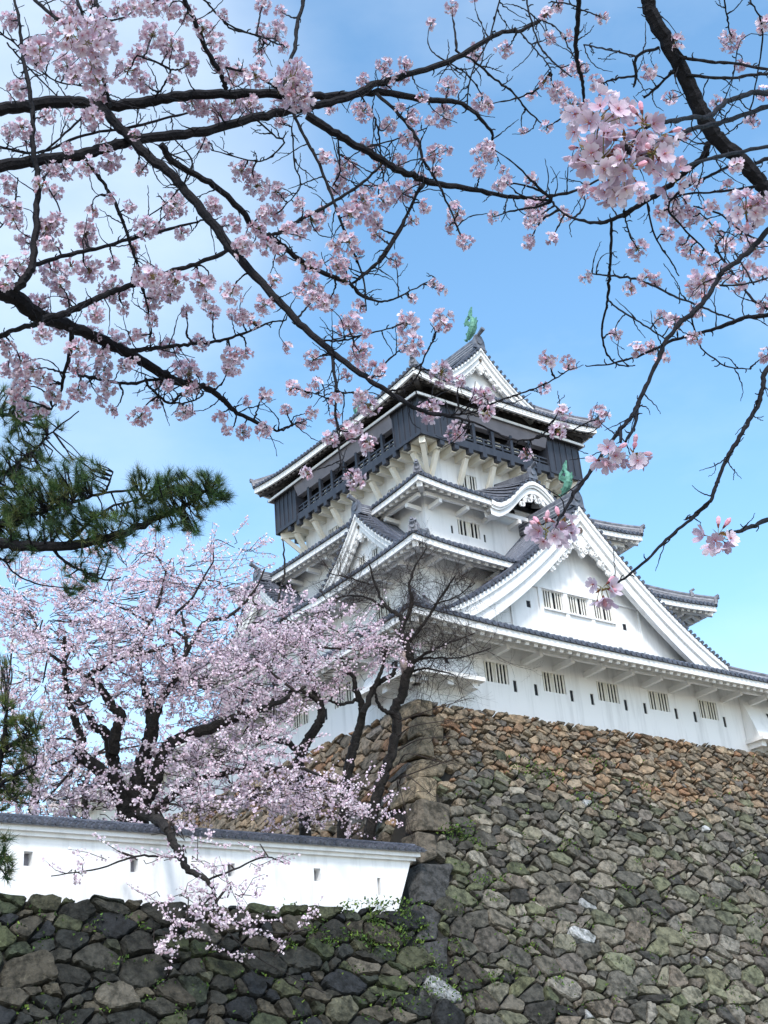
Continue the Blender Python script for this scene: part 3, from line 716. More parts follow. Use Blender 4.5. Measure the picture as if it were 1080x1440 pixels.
def size_right(x, y):
    if x < corner_u(y)+.2:
        if y < LLOW: return None
        return .30
    z = TOPZ-y/SL
    return .148+.0185*min(9, max(0, -z-1))
QUOIN = []; rngc = np.random.default_rng(3); z = TOPZ+.02; k = 0
while z > -16:
    hh = rngc.uniform(.75, 1.35)*(1.0 if z > -4 else 1.1)
    QUOIN.append((z, z-hh, *((rngc.uniform(1.2, 2.3), rngc.uniform(.65, 1.0)) if k % 2 else (rngc.uniform(.65, 1.15), rngc.uniform(1.2, 2.1))))); z -= hh; k += 1
def in_quoin(x, y, left):
    zz = TOPZ-y/SL
    for z0, z1, la, lb in QUOIN:
        if z1 <= zz < z0: return x < (V0 if left else U0)-BAT*y/SL+(lb if left else la)-.12 and (left or zz > -7.9 or x > U0-BAT*y/SL-.1)
    return False
rng = np.random.default_rng(11)
cells = stones((-52, 17, 0.05, 19.6), size_right, rng, low_x=corner_u(LLOW)+.15, low_top=LLOW)
ramp = thing('stone_rampart', 'tall sloping rampart of rough fitted stones carrying the white keep', 'stone wall', (U0, V0, -16.5))
low = thing('retaining_wall', 'dark mossy lower stone wall carrying the long white plaster wall', 'stone wall', (-34, V0-BAT*8.9, -16.5))
is_low = lambda x, y: y >= LLOW and x < corner_u(LLOW)-.4-.25*math.sin(y*2)
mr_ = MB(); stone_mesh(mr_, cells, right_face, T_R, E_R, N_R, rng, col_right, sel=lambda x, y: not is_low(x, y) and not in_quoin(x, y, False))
cl = []
rngl = np.random.default_rng(5)
cellsL = stones((-16, 17, .05, 10.6), lambda x, y: None if x < V0-BAT*y/SL else .24, rngl)
stone_mesh(mr_, cellsL, left_face, T_L, E_L, N_L, rngl, col_left, sel=lambda x, y: not in_quoin(x, y, True))
mr_.build('stone_facing', STONE, ramp)
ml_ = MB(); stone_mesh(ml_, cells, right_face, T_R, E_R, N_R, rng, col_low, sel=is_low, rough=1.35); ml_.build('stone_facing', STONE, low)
# dark core behind the joints
co = MB(); b0, b1 = 0.0, 19.6
def inset(p, n, d=.20): return p-n*d
zb = TOPZ-19.6/SL; ex = .28
co.add([inset(np.array([U0, V0, TOPZ-.12]), (N_R+N_L)*.6, .25), inset(np.array([20, V0, TOPZ-.12]), N_R), inset(right_face(20, 19.6), N_R), inset(np.array([U0-BAT*19.6/SL, V0-BAT*19.6/SL, zb]), (N_R+N_L)*.6, .25), inset(np.array([U0, 20, TOPZ-.12]), N_L), inset(left_face(20, 19.6), N_L), (20, 20, TOPZ-.12)],
       [(0, 3, 2, 1), (0, 4, 5, 3), (0, 1, 6, 4)])
co.build('earth_core', SOIL, ramp)
co = MB(); p0 = right_face(-60, LLOW+.05); p1 = right_face(-19.0, LLOW+.05)
co.add([inset(p0, N_R), inset(p1, N_R), inset(right_face(-19, 19.6), N_R), inset(right_face(-60, 19.6), N_R), p0+np.array([0, 3, 0]), p1+np.array([0, 3, 0])], [(0, 3, 2, 1), (0, 1, 5, 4)]); co.build('earth_core', SOIL, low)
# big interlocking corner stones
cb = MB()
for z, z1, La, Lb in QUOIN:
    def cpt(zz, o): return np.array([U0-BAT*(TOPZ-zz)-o, V0-BAT*(TOPZ-zz)-o, zz])
    o = .0+rngc.uniform(0, .08); g_ = .012
    top, bot = cpt(z-g_, o), cpt(z1+g_, o)
    dj = lambda s_: rngc.normal(0, s_, 3)
    vs = [top+dj(.06), top+np.array([La, 0, rngc.normal(0, .12)]), top+np.array([La*.8, Lb*.8, 0]), top+np.array([0, Lb, rngc.normal(0, .06)]),
          bot+dj(.06), bot+np.array([La*rngc.uniform(.7, 1.15), 0, rngc.normal(0, .12)]), bot+np.array([La*.8, Lb*.8, 0]), bot+np.array([0, Lb*rngc.uniform(.9, 1.05), rngc.normal(0, .05)])]
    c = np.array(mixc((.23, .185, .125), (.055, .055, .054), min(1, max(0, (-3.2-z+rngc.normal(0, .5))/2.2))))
    cb.add(vs, [(0, 1, 2, 3), (7, 6, 5, 4), (0, 4, 5, 1), (1, 5, 6, 2), (2, 6, 7, 3), (3, 7, 4, 0)], tuple(c*rngc.uniform(.8, 1.2)))
oc = cb.build('corner_stones', STONE, ramp)
bv = oc.modifiers.new('bevel', 'BEVEL'); bv.width = .12; bv.segments = 2
sb = oc.modifiers.new('subdivision', 'SUBSURF'); sb.subdivision_type = 'SIMPLE'; sb.levels = 2; sb.render_levels = 2
tx = bpy.data.textures.new('stone_relief', 'CLOUDS'); tx.noise_scale = .7
dm = oc.modifiers.new('relief', 'DISPLACE'); dm.texture = tx; dm.strength = .22; dm.mid_level = .5; dm.texture_coords = 'LOCAL'

# moss and small weeds growing in the joints
mo = MB(); rgm = np.random.default_rng(21)
def tuft(p, n, size, cnt, cols):
    for _ in range(cnt):
        q = p+rgm.normal(0, size, 3)*np.array([1, .4, .55]); d = n*.5+rgm.normal(0, .55, 3); d /= np.linalg.norm(d); s_ = np.cross(d, rgm.normal(0, 1, 3)); s_ /= np.linalg.norm(s_)+1e-9
        ln = rgm.uniform(.05, .13); w_ = rgm.uniform(.02, .045)
        mo.add([q-s_*w_, q+s_*w_, q+d*ln+s_*w_*.3, q+d*ln-s_*w_*.3], [(0, 1, 2, 3)], tuple(np.array(cols[rgm.integers(len(cols))])*rgm.uniform(.6, 1.3)))
def on_right(px, py):
    r = CM.T @ np.array([(px-540)/FOC, -(py-720)/FOC, 1.0]); a = CAM-np.array([0, V0, TOPZ]); t = -(a@N_R)/(r@N_R); return CAM+r*t
GREEN = [(.075, .14, .02), (.05, .10, .02), (.11, .17, .03), (.04, .075, .02)]
for px, py, s_, n_ in ((640, 1172, .35, 140), (655, 1180, .3, 90), (600, 1395, .5, 220), (640, 1402, .5, 150), (700, 1240, .25, 60), (675, 1240, .3, 90), (780, 1380, .3, 80), (690, 1380, .3, 80), (610, 1360, .3, 90), (740, 1085, .5, 120), (770, 1095, .5, 120), (815, 1130, .5, 80), (830, 1075, .4, 60), (900, 1110, .4, 60),
                       (900, 1215, .25, 40), (860, 1350, .2, 30), (965, 1320, .3, 40), (560, 1420, .5, 120), (640, 1330, .3, 60), (880, 1250, .2, 30), (920, 1290, .2, 30), (1060, 1300, .3, 40), (800, 1190, .3, 50), (745, 1330, .3, 40)):
    tuft(on_right(px, py)+N_R*.05, N_R, s_, n_, GREEN)
for _ in range(90):
    px, py = rgm.uniform(395, 600), rgm.uniform(1268, 1345)
    if rgm.random() < (px-380)/220: tuft(on_right(px, py)+N_R*.04, N_R, .16, 22, GREEN[1:] if rgm.random() < .7 else GREEN)
for _ in range(420):
    px, py = rgm.uniform(0, 1080), rgm.uniform(1060, 1440)
    if py > 1280 or px > 620: tuft(on_right(px, py)+N_R*.02, N_R, .15, 9, GREEN[1:])
for px in range(380, 575, 5): tuft(P(px, 1268-.0*px, 43)+np.array([0, -.25, -.05]), UP, .10, 8, GREEN)
o = mo.build('moss', MOSS); o['kind'] = 'stuff'; o['label'] = 'green moss and small weeds in the wall joints'; o['category'] = 'moss'

# ================================================================== WHITE PLASTER WALL
dob = thing('plaster_wall', 'long low white plaster wall with tiled coping and narrow loopholes', 'wall', (-36, -19.0, -7.9))
DV = 19.2; zb0, zt0 = -8.2, -6.19; ur_b, ur_t = -19.62, -18.75; ul = -62.
wm = MB()
lh = [(-32.35, -6.83), (-29.10, -6.85), (-25.84, -6.83), (-22.67, -6.83), (-35.6, -6.83), (-38.9, -6.83)]
holes = [(u-.13, u+.13, z-.36, z+.04) for u, z in lh]+[(-20.30, -20.17, -7.55, -6.98)]
ts = sorted({ul, -20.4, -20.0, *[h[0] for h in holes], *[h[1] for h in holes]}); zs = sorted({zb0, zt0, *[h[2] for h in holes], *[h[3] for h in holes]})
endu = lambda z: ur_b+(ur_t-ur_b)*(z-zb0)/(zt0-zb0)
def wq(a, b, e, f, y=-DV): return [(a, y, e), (b, y, e), (b, y, f), (a, y, f)]
for i in range(len(ts)-1):
    for j in range(len(zs)-1):
        a, b, e, f = ts[i], ts[i+1], zs[j], zs[j+1]
        if any(h[0] < (a+b)/2 < h[1] and h[2] < (e+f)/2 < h[3] for h in holes): continue
        wm.add(wq(a, b, e, f), [(0, 1, 2, 3)]); wm.add(wq(a, b, e, f, -DV+.45), [(3, 2, 1, 0)])
wm.add([(ts[-1], -DV, zb0), (endu(zb0), -DV, zb0), (endu(zt0), -DV, zt0), (ts[-1], -DV, zt0), (ts[-1], -DV+.45, zb0), (endu(zb0), -DV+.45, zb0), (endu(zt0), -DV+.45, zt0), (ts[-1], -DV+.45, zt0)], [(0, 1, 2, 3), (7, 6, 5, 4), (1, 5, 6, 2)])
for a, b, e, f in holes:
    q = wq(a, b, e, f); k = wq(a, b, e, f, -DV+.45)
    for i in range(4): wm.add([q[i], q[(i+1) % 4], k[(i+1) % 4], k[i]], [(3, 2, 1, 0)])
wm.build('wall_body', PLASTER, dob)
for a, b, e, f in holes:
    hm = MB(); hm.add([(a, -DV+.30, e), (b, -DV+.30, e), (b, -DV+.30, f), (a, -DV+.30, f)], [(0, 1, 2, 3)]); hm.build('loophole', BAND if a < -21 else RAFT, dob)
ev = MB(); ev.box(((ul+endu(zt0)+.1)/2, -DV+.22, zt0+.01), ((endu(zt0)-ul)/2+.12, 0, 0), (0, .46, 0), (0, 0, .085)); ev.box(((ul+endu(zt0)+.1)/2, -DV+.22, zt0-.13), ((endu(zt0)-ul)/2, 0, 0), (0, .34, 0), (0, 0, .06)); ev.build('eave_board', PLASTER, dob)
rt = MB(); x0, x1 = ul, endu(zt0)+.28
yr, ye, zr, ze = -DV+.22, -DV-.36, zt0+.36, zt0+.11
rt.add([(x0, ye, ze), (x1, ye, ze), (x1, yr, zr), (x0, yr, zr), (x0, 2*yr-ye, ze), (x1, 2*yr-ye, ze), (x0, ye, ze-.05), (x1, ye, ze-.05)], [(0, 1, 2, 3), (3, 2, 5, 4), (6, 7, 1, 0), (1, 5, 2)])
n = int((x1-x0)/.235)
for k in range(n+1):
    x = x0+.1+(x1-x0-.2)*k/n
    for row in range(3):      # overlapping courses of small tiles
        f0, f1 = row/3-.02, (row+1)/3+.02
        a, b = np.array([x, ye+(yr-ye)*f0, ze+(zr-ze)*f0+.035]), np.array([x, ye+(yr-ye)*f1, ze+(zr-ze)*f1+.012])
        rt.tube([a+(0, -.03, 0), b], [.075, .060], 6)
        rt.box((a+b)/2+np.array([.118, 0, -.012]), (.06, 0, 0), (b-a)/2, (0, 0, .018))
rt.tube([(x0, yr, zr+.05), (x1+.03, yr, zr+.03)], .08, 8)
rt.build('tile_coping', TILE, dob)

# ================================================================== TREES
def crom(pts, n=6):
    pts = np.asarray(pts, float)
    if len(pts) < 3:
        return np.array([pts[0]+(pts[-1]-pts[0])*t for t in np.linspace(0, 1, n)])
    q = np.vstack([2*pts[0]-pts[1], pts, 2*pts[-1]-pts[-2]]); out = []
    for i in range(1, len(q)-2):
        for t in np.linspace(0, 1, n, endpoint=False):
            a, b, c, d = q[i-1:i+3]
            out.append(.5*((2*b)+(c-a)*t+(2*a-5*b+4*c-d)*t*t+(3*b-a-3*c+d)*t**3))
    out.append(pts[-1]); return np.array(out)
def parse(s): return np.array([float(x) for x in s.replace(';', ' ').split()]).reshape(-1, 3)
def limb(mb, spec, d0, d1, rng, sides=7, n=6, wob=.0, knots=.10):
    """a limb drawn as photo pixel x, y and pixel radius; it runs from distance d0 to d1 and gets its real thickness from that"""
    q = parse(spec) if isinstance(spec, str) else np.asarray(spec, float); sm = crom(q, n)
    L_ = np.r_[0, np.cumsum(np.linalg.norm(np.diff(sm[:, :2], axis=0), axis=1))]; L_ /= L_[-1]
    if len(sm) > 6:       # kinks of living wood
        jt = rng.normal(0, 1, (len(sm), 2))*(.35+.10*np.minimum(sm[:, 2:3], 6)); jt[0] = jt[-1] = 0; sm[:, :2] += jt
    dep = d0+(d1-d0)*L_+wob*np.sin(L_*7+rng.uniform(0, 6))
    pts = np.array([P(x, y, d) for (x, y, _), d in zip(sm, dep)]); rs = np.maximum(sm[:, 2]*.90, .45)*dep/FOC
    kn = np.where(sm[:, 2] > 4, min(knots, .035), knots); rs = rs*(1+kn*rng.normal(0, 1, len(rs)).clip(-1, 2.2))
    mb.tube(pts, rs, sides)
    return sm, dep, pts
def hue(a, b, rng, v=.08): return tuple(np.clip(np.array(mixc(a, b, rng.random()))*(1+rng.normal(0, v)), 0, 1))
PK = ((.52, .41, .505), (.75, .67, .74))
def flower(mb, c, ax, R, rng, stalk=None, open_=1.0):
    ax = ax/np.linalg.norm(ax); x = np.cross(ax, rng.normal(0, 1, 3)); x /= np.linalg.norm(x); y = np.cross(ax, x); col = hue(*PK, rng)
    cup = rng.uniform(.10, .45)*open_+(1-open_)*1.1
    for k in range(5):
        an = 2*math.pi*k/5+rng.normal(0, .08); d = math.cos(an)*x+math.sin(an)*y; t = np.cross(ax, d); R_ = R*rng.uniform(.9, 1.08)
        def q(r, w, h): return c+d*R_*r+t*R_*w+ax*R_*(h*cup)
        vs = [q(.06, 0, 0), q(.42, -.31, .25), q(.42, .31, .25), q(.76, -.41, .70), q(.76, .41, .70), q(1.0, -.20, 1.0), q(1.0, .20, 1.0), q(.90, 0, .92), q(.45, 0, .18), q(.78, 0, .60)]
        o = mb.n; inner = (.46, .20, .30)
        mb.add(vs, [(0, 8, 1), (0, 2, 8), (1, 8, 9, 3), (8, 2, 4, 9), (3, 9, 7, 5), (9, 4, 6, 7)])
        mb.c.extend([inner]+[mixc(col, inner, .25)]*2+[col]*5+[mixc(col, inner, .25)]+[col])
    # reddish eye with stamens, calyx behind
    e = [c+ax*R*.10+.13*R*(math.cos(a)*x+math.sin(a)*y) for a in np.linspace(0, 2*math.pi, 6)[:-1]]; mb.add(e+[c+ax*R*.22], [(i, (i+1) % 5, 5) for i in range(5)], (.42, .13, .16))
    for k in range(6):
        d = ax*.45+rng.normal(0, .28, 3); mb.add([c+x*R*.02, c-x*R*.02, c+d*R], [(0, 1, 2)], (.75, .62, .35))
    e = [c-ax*R*.02+.12*R*(math.cos(a)*x+math.sin(a)*y) for a in np.linspace(0, 2*math.pi, 6)[:-1]]; mb.add(e+[c-ax*R*.42], [((i+1) % 5, i, 5) for i in range(5)], (.20, .06, .05))
    if stalk is not None: mb.tube([c-ax*R*.3, (c+stalk)/2-ax*R*.3, stalk], [R*.05]*3, 4, col=(.22, .20, .07))
def bud(mb, c, ax, R, rng, stalk):
    ax = ax/np.linalg.norm(ax); mb.tube([c-ax*R*.5, c-ax*R*.1, c+ax*R*.4, c+ax*R*.75], [R*.14, R*.30, R*.32, R*.08], 6, col=hue((.75, .36, .46), (.85, .55, .62), rng)); mb.tube([c-ax*R*.9, c-ax*R*.4], [R*.10, R*.2], 5, col=(.20, .06, .05))
    mb.tube([c-ax*R*.8, stalk], [R*.05]*2, 4, col=(.22, .20, .07))
def cluster_mesh(name, n, R, fr, rng, spread=1.0, buds=2, down=.0):
    mb = MB()
    for k in range(n):
        z = 1-2*(k+.5)/n; an = k*2.39996; d = np.array([math.sqrt(1-z*z)*math.cos(an), math.sqrt(1-z*z)*math.sin(an), z])+rng.normal(0, .18, 3); d[2] -= down; d /= np.linalg.norm(d)
        c = d*R*rng.uniform(.62, 1.0)*spread; flower(mb, c, d+rng.normal(0, .35, 3), fr*rng.uniform(.88, 1.1), rng, np.zeros(3)+rng.normal(0, .006, 3), open_=rng.choice([1., 1., .8, .4]))
    for k in range(4):        # young bronze leaves and bud scales at the heart of the cluster
        d = rng.normal(0, 1, 3); d /= np.linalg.norm(d); t = np.cross(d, rng.normal(0, 1, 3)); t /= np.linalg.norm(t); l = fr*rng.uniform(.7, 1.5)
        mb.add([np.zeros(3), d*l*.5+t*l*.16, d*l, d*l*.5-t*l*.16], [(0, 1, 2, 3)], hue((.16, .05, .03), (.20, .13, .04), rng))
    for k in range(buds):
        d = rng.normal(0, 1, 3); d /= np.linalg.norm(d); bud(mb, d*R*.8, d, fr*.8, rng, np.zeros(3))
    me = bpy.data.meshes.new(name); me.from_pydata(mb.v, [], mb.f); me.materials.append(PETAL)
    at = me.color_attributes.new('tint', 'FLOAT_COLOR', 'POINT'); at.data.foreach_set('color', np.c_[np.array(mb.c, float), np.ones(len(mb.c))].ravel()); me.update()
    return me, mb
rgc = np.random.default_rng(77)
VAR = {'s': [cluster_mesh('blossom_small', 8, .029, .0170, rgc) for _ in range(4)], 'm': [cluster_mesh('blossom_medium', 19, .046, .0178, rgc) for _ in range(5)],
       'l': [cluster_mesh('blossom_large', 32, .063, .0184, rgc) for _ in range(4)], 'near': [cluster_mesh('blossom_near', 15, .046, .0205, rgc, buds=2) for _ in range(3)], 'open': [cluster_mesh('blossom_open', 6, .034, .0180, rgc, buds=3, down=.7) for _ in range(4)]}
NOMR = {'s': .035, 'm': .050, 'l': .066, 'near': .062, 'open': .048}

def near_tree(label, base, trunk_pts, trunk_r, limbs, clusters, rng, size_k, twig_rate=1.0, near=()):
    root = thing('cherry_tree', label, 'tree', base)
    tm = MB(); tm.tube(crom(trunk_pts, 5), np.linspace(trunk_r, trunk_r*.62, len(crom(trunk_pts, 5))), 12); tm.build('trunk', BARK, root, smooth=True)
    bm = MB(); samp = []
    for spec, d0, d1 in limbs:
        sm, dep, pts = limb(bm, spec, d0, d1, rng, sides=8 if parse(spec)[0, 2] > 4 else 6)
        for (x, y, r), d in zip(sm, dep): samp.append((x, y, d, r))
    S = np.array(samp)
    tw = MB()
    def twig(x0, y0, d0, x1, y1, d1, r0=1.1, r1=.6):
        dx, dy = x1-x0, y1-y0; ln = math.hypot(dx, dy)
        if ln < 2: return
        k = rng.normal(0, .13)*ln; q = [(x0, y0, r0)]
        for t in (.3, .65): q.append((x0+dx*t-dy/ln*k*math.sin(math.pi*t)+rng.normal(0, .02)*ln, y0+dy*t+dx/ln*k*math.sin(math.pi*t)+rng.normal(0, .02)*ln, r0+(r1-r0)*t))
        q.append((x1, y1, r1)); limb(tw, np.array(q), d0, d1, rng, sides=5, n=5, knots=.18)
    placed = []
    for (x, y, r) in clusters:
        dd = np.hypot(S[:, 0]-x, S[:, 1]-y)+S[:, 3]*.3+np.where(S[:, 2] < 3.3, 900, 0); k = int(np.argmin(dd)); d = S[k, 2]*rng.uniform(.97, 1.04)
        if dd[k] > r*.45: twig(S[k, 0], S[k, 1], S[k, 2], x, y, d, 1.2+min(1.2, dd[k]/60), .8)
        placed.append((P(x, y, d), r*d/FOC, None))
    for x, y, d, r in S[::2]:      # short spurs
        if rng.random() < .45 and -20 < x < 1100:
            a = rng.uniform(0, 6.28); l_ = r+rng.uniform(3, 8); limb(tw, np.array([(x, y, min(1.6, .5+r*.4)), (x+math.cos(a)*l_*.6, y+math.sin(a)*l_*.6, 1.0), (x+math.cos(a+.3)*l_, y+math.sin(a+.3)*l_, .7)]), d, d*rng.uniform(.99, 1.01), rng, sides=5, n=2)
    # bare side twigs, some of them ending in a few flowers
    for _ in range(int(len(S)*.20*twig_rate)):
        k = rng.integers(len(S)); x, y, d, r = S[k]
        if not (-60 < x < 1140 and -60 < y < 1000): continue
        a = rng.choice([rng.uniform(.2, 2.9), rng.uniform(-2.9, -.2)]); ln = rng.uniform(12, 62)
        x1, y1 = x+math.cos(a)*ln, y+math.sin(a)*ln
        if -20 < x1 < 1100:
            d1 = d*rng.uniform(.95, 1.06); twig(x, y, d, x1, y1, d1, min(1.2, r), .5)
            if rng.random() < .35:
                a2 = a+rng.choice([-.7, .7]); xm, ym = (x+x1)/2, (y+y1)/2; twig(xm, ym, (d+d1)/2, xm+math.cos(a2)*ln*.45, ym+math.sin(a2)*ln*.45, d1, .7, .45)
            if d > 3.3 and rng.random() < .14: placed.append((P(x1, y1, d1), rng.uniform(7, 11)*d1/FOC, None))
    bm.build('branches', BARK, root); tw.build('twigs', BARK, root)
    for (x, y, r, d, kind) in near: placed.append((P(x, y, d), r*d/FOC, kind))
    placed.sort(key=lambda q: -q[1]/np.linalg.norm(q[0]-CAM))
    mass = MB(); base_np = np.array(base, float)
    for i, (p, R, kind) in enumerate(placed):
        if kind is None: kind = 's' if R < .040 else ('m' if R < .062 else 'l')
        me, mb = VAR[kind][rng.integers(len(VAR[kind]))]; s = R/NOMR[kind]; s = min(1.4, max(.8, s*size_k))
        rot = Matrix.Rotation(rng.uniform(0, 6.28), 3, 'Z') @ Matrix.Rotation(rng.normal(0, .6) if kind in ('open', 'near') else rng.uniform(0, 6.28), 3, 'X')
        if i < 100:
            o = bpy.data.objects.new('blossom_cluster', me); COL.objects.link(o); o.parent = root; o.location = (p-base_np).tolist(); o.rotation_euler = rot.to_euler(); o.scale = (s, s, s)
        else:
            rm = np.array(rot); v = (np.array(mb.v)@rm.T)*s+p; mass.add(v, mb.f); mass.c.extend(mb.c)
    if mass.v:
        o = mass.build('blossom_mass', PETAL, root); o['kind'] = 'stuff'
    return root

LEFT = [
 ("-60 160 11;0 152 10;50 147 10;90 143 9.5;130 146 9.5;160 148 9;210 143 8.5;260 134 8;320 131 7.5;385 131 7;440 136 6.5;490 133 6;540 130 5.5;600 140 5;640 143 4;665 157 3.2;690 183 2.4;693 203 1.5", 5.6, 6.6),
 ("-60 242 10;0 233 9.5;60 225 9;110 218 9;150 208 8.5;190 197 8;240 190 8;300 182 7.5;360 165 7;400 157 7;440 150 6.5;490 137 6;530 118 5.5;580 103 5;640 82 4.5;700 48 3.8;740 40 3.2;769 20 2.6;800 -8 2", 5.2, 6.9),
 ("138 147 8;170 180 8;200 212 8;240 245 7.5;270 280 7.5;300 316 7.5;337 363 7;385 415 6.5;422 455 6;455 485 5.5;492 515 5;537 546 4.2;581 572 3.4;607 582 2.8;640 587 2.3;673 597 1.8;713 616 1.5;735 619 1.4;760 614 1.3;773 597 1.2;788 577 1.1", 5.7, 4.6), ("760 614 1.2;800 607 1.1;830 592 1", 4.6, 4.6),
 ("600 580 1.6;635 583 1.6;664 580 1.5;687 570 1.4;714 559 1.3;740 551 1.2;776 535 1.1;800 520 1", 4.9, 4.7),
 ("226 203 5.5;240 225 5.5;270 243 5;300 260 5;337 293 4.8;355 318 4.6;374 330 4.4;400 347 4.2;422 367 4;459 385 3.6;493 400 3.2;507 415 2.4;537 424 1.8;559 418 1.4;581 407 1.2;612 391 1", 5.4, 6.0),
 ("432 162 7;467 185 6.5;507 207 6;544 230 5.6;581 248 5.2;615 259 4.8;655 265 4.2;700 274 3.6;740 278 3.2;773 276 2.8;810 268 2.2;843 252 1.6", 5.9, 6.4),
 ("-70 372 15;0 411 13;22 418 13;48 441 12.5;63 448 11;100 459 9.5;148 480 9;185 500 8;222 522 7.2;252 537 6.4;285 544 5.4;311 559 4.4;333 580 3.6;363 594 2.8;389 605 2;404 602 1.4;415 596 1", 4.9, 6.2),
 ("18 -10 2;28 37 2.4;33 85 3;41 122 3.4;46 167 3.8;47 215 4.2;54 252 4.8;52 296 5.2;46 363 6;37 389 7;20 408 8", 5.6, 5.0),
 ("59 448 6;89 441 5.8;119 428 5.4;148 415 5;178 404 4.6;207 394 4.2;244 381 3.8;281 369 3.4;326 350 3", 5.1, 5.6),
 ("48 372 3.8;93 359 3.6;141 348 3.2;178 337 2.8;222 326 2.4;267 315 1.8;296 306 1.2", 5.1, 5.8),
 ("181 493 3.6;207 491 3.4;244 487 3;274 483 2.8;315 478 2.4;348 467 1.9;378 454 1.5;402 450 1.1", 5.4, 6.0),
 ("118 222 3.2;144 256 3;159 281 2.8;174 315 2.6;185 348 2.4;196 381 2.1;200 404 1.9;207 430 1.6;213 469 1.2", 5.2, 5.4),
 ("100 462 4;98 496 3.4;89 530 2.8;85 556 2.2;72 576 1.4", 5.1, 5.4),
 ("-20 482 4;0 474 4;22 463 4;52 456 4.5", 5.4, 5.1),
 ("111 528 2.4;130 531 2.4;159 537 2.4;185 539 2.3;222 533 2.2;240 536 2", 5.8, 5.6),
 ("204 532 2.2;211 545 2;226 559 2;241 567 2;256 552 2", 5.6, 5.6), ("241 567 1.4;263 566 1.3;285 556 1.2;282 545 1", 5.6, 5.7),
 ("44 -6 3.2;74 22 3;104 37 2.4;122 55 1.6", 4.6, 4.4), ("107 -6 2.4;122 37 2;130 60 1.3", 4.6, 4.4), ("128 -6 4;141 15 4;148 35 3.4;160 60 2", 5.2, 5.0),
 ("256 -6 4;274 30 4;296 81 4;311 104 4;318 124 4", 5.0, 6.0), ("282 -6 1.6;307 22 1.5;326 41 1.5;356 48 1.3;376 63 1", 6.2, 6.5),
 ("137 80 2.6;148 122 2.6;155 150 2.4", 5.0, 5.8), ("318 95 2;356 104 2;385 122 1.8;400 133 1.5", 5.6, 6.1), ("193 78 1.5;237 96 1.8;233 115 1.8;218 138 1.8", 5.6, 5.9),
 ("428 -6 3.2;418 37 3.1;415 67 3;402 104 2.9;400 131 2.6", 6.6, 6.1), ("300 15 1.5;326 37 1.5;367 52 1.3;395 63 1", 6.4, 6.8),
 ("408 150 2.6;430 196 2.6;448 230 2.4;463 267 2.3;481 315 2.1;496 350 1.8;511 393 1.5;515 437 1", 5.7, 5.4),
 ("376 332 3;393 326 3;422 309 2.8;448 296 2.6;485 274 2.4;511 256 2.2;537 231 1.8", 5.6, 6.1),
 ("505 131 1.6;526 163 1.5;533 193 1.4;536 230 1.3;541 259 1", 6.2, 6.3),
 ("530 132 2.6;567 167 2.5;589 200 2.3;596 226 2.1;615 256 1.9;633 293 1.6;644 322 1.4;652 342 1", 6.2, 5.9),
 ("641 71 2;670 89 2;700 115 1.9;717 126 1.8;739 152 1.5;762 174 1.1", 6.7, 6.9), ("620 82 1.3;656 104 1.2;678 133 1", 6.7, 6.9),
 ("704 -6 1.3;691 44 1.3;680 70 1.2;668 90 1.2;659 122 1.2;657 150 1", 7.0, 6.8),
 ("600 254 2.6;585 274 2.5;567 315 2.4;541 359 2.3;518 380 2.2;496 398 2.2", 6.2, 5.9), ("574 300 2;556 330 2;530 370 2;505 393 1.8", 6.2, 5.9),
 ("455 479 1.7;480 479 1.5;507 472 1.4;552 461 1.1", 5.2, 5.3), ("545 551 1.6;566 545 1.5;585 532 1.4;596 504 1.3;611 476 1", 4.8, 4.7), ("522 532 1.4;548 505 1.3;562 492 1", 4.9, 4.9),
 ("464 492 2.6;467 502 2.5;472 541 2.3;472 578 2;476 615 1.7;478 644 1.4;483 662 1", 5.1, 4.6), ("472 549 1.8;481 552 1.6;496 552 1.2", 4.9, 4.9), ("471 555 1.6;460 560 1.5;448 555 1.2;436 552 1", 4.9, 5.),
 ("0 45 1.5;30 70 1.5;70 110 1.3;120 122 1.2", 5.9, 6.2), ("10 60 1.4;35 90 1.3;80 135 1.1", 6.3, 6.2), ("60 215 1.4;105 175 1.8;128 150 2", 5.6, 5.7), ("-10 203 2;20 212 2;60 213 2;120 190 2.2;180 180 2.2;240 165 2;290 152 1.6", 5.8, 6.3),
 ("240 190 1.2;270 230 1.4;240 280 1.2;200 310 1", 5.6, 5.8), ("360 168 1.6;385 190 1.5;400 200 1.4;378 222 1.4;355 226 1.2;300 212 1", 5.9, 6.1), ("410 178 1.3;414 230 1.2;422 262 1;400 290 .9", 5.8, 6), ("475 190 1.3;478 240 1.2;468 262 1", 6., 6.2),
 ("510 208 1.2;560 195 1.2;600 180 1", 6.1, 6.4), ("0 320 1.4;20 290 1.2;25 250 1", 5.3, 5.5), ("60 250 1.5;85 300 1.3;60 330 1.2;48 350 1.2", 5.3, 5.2),
]
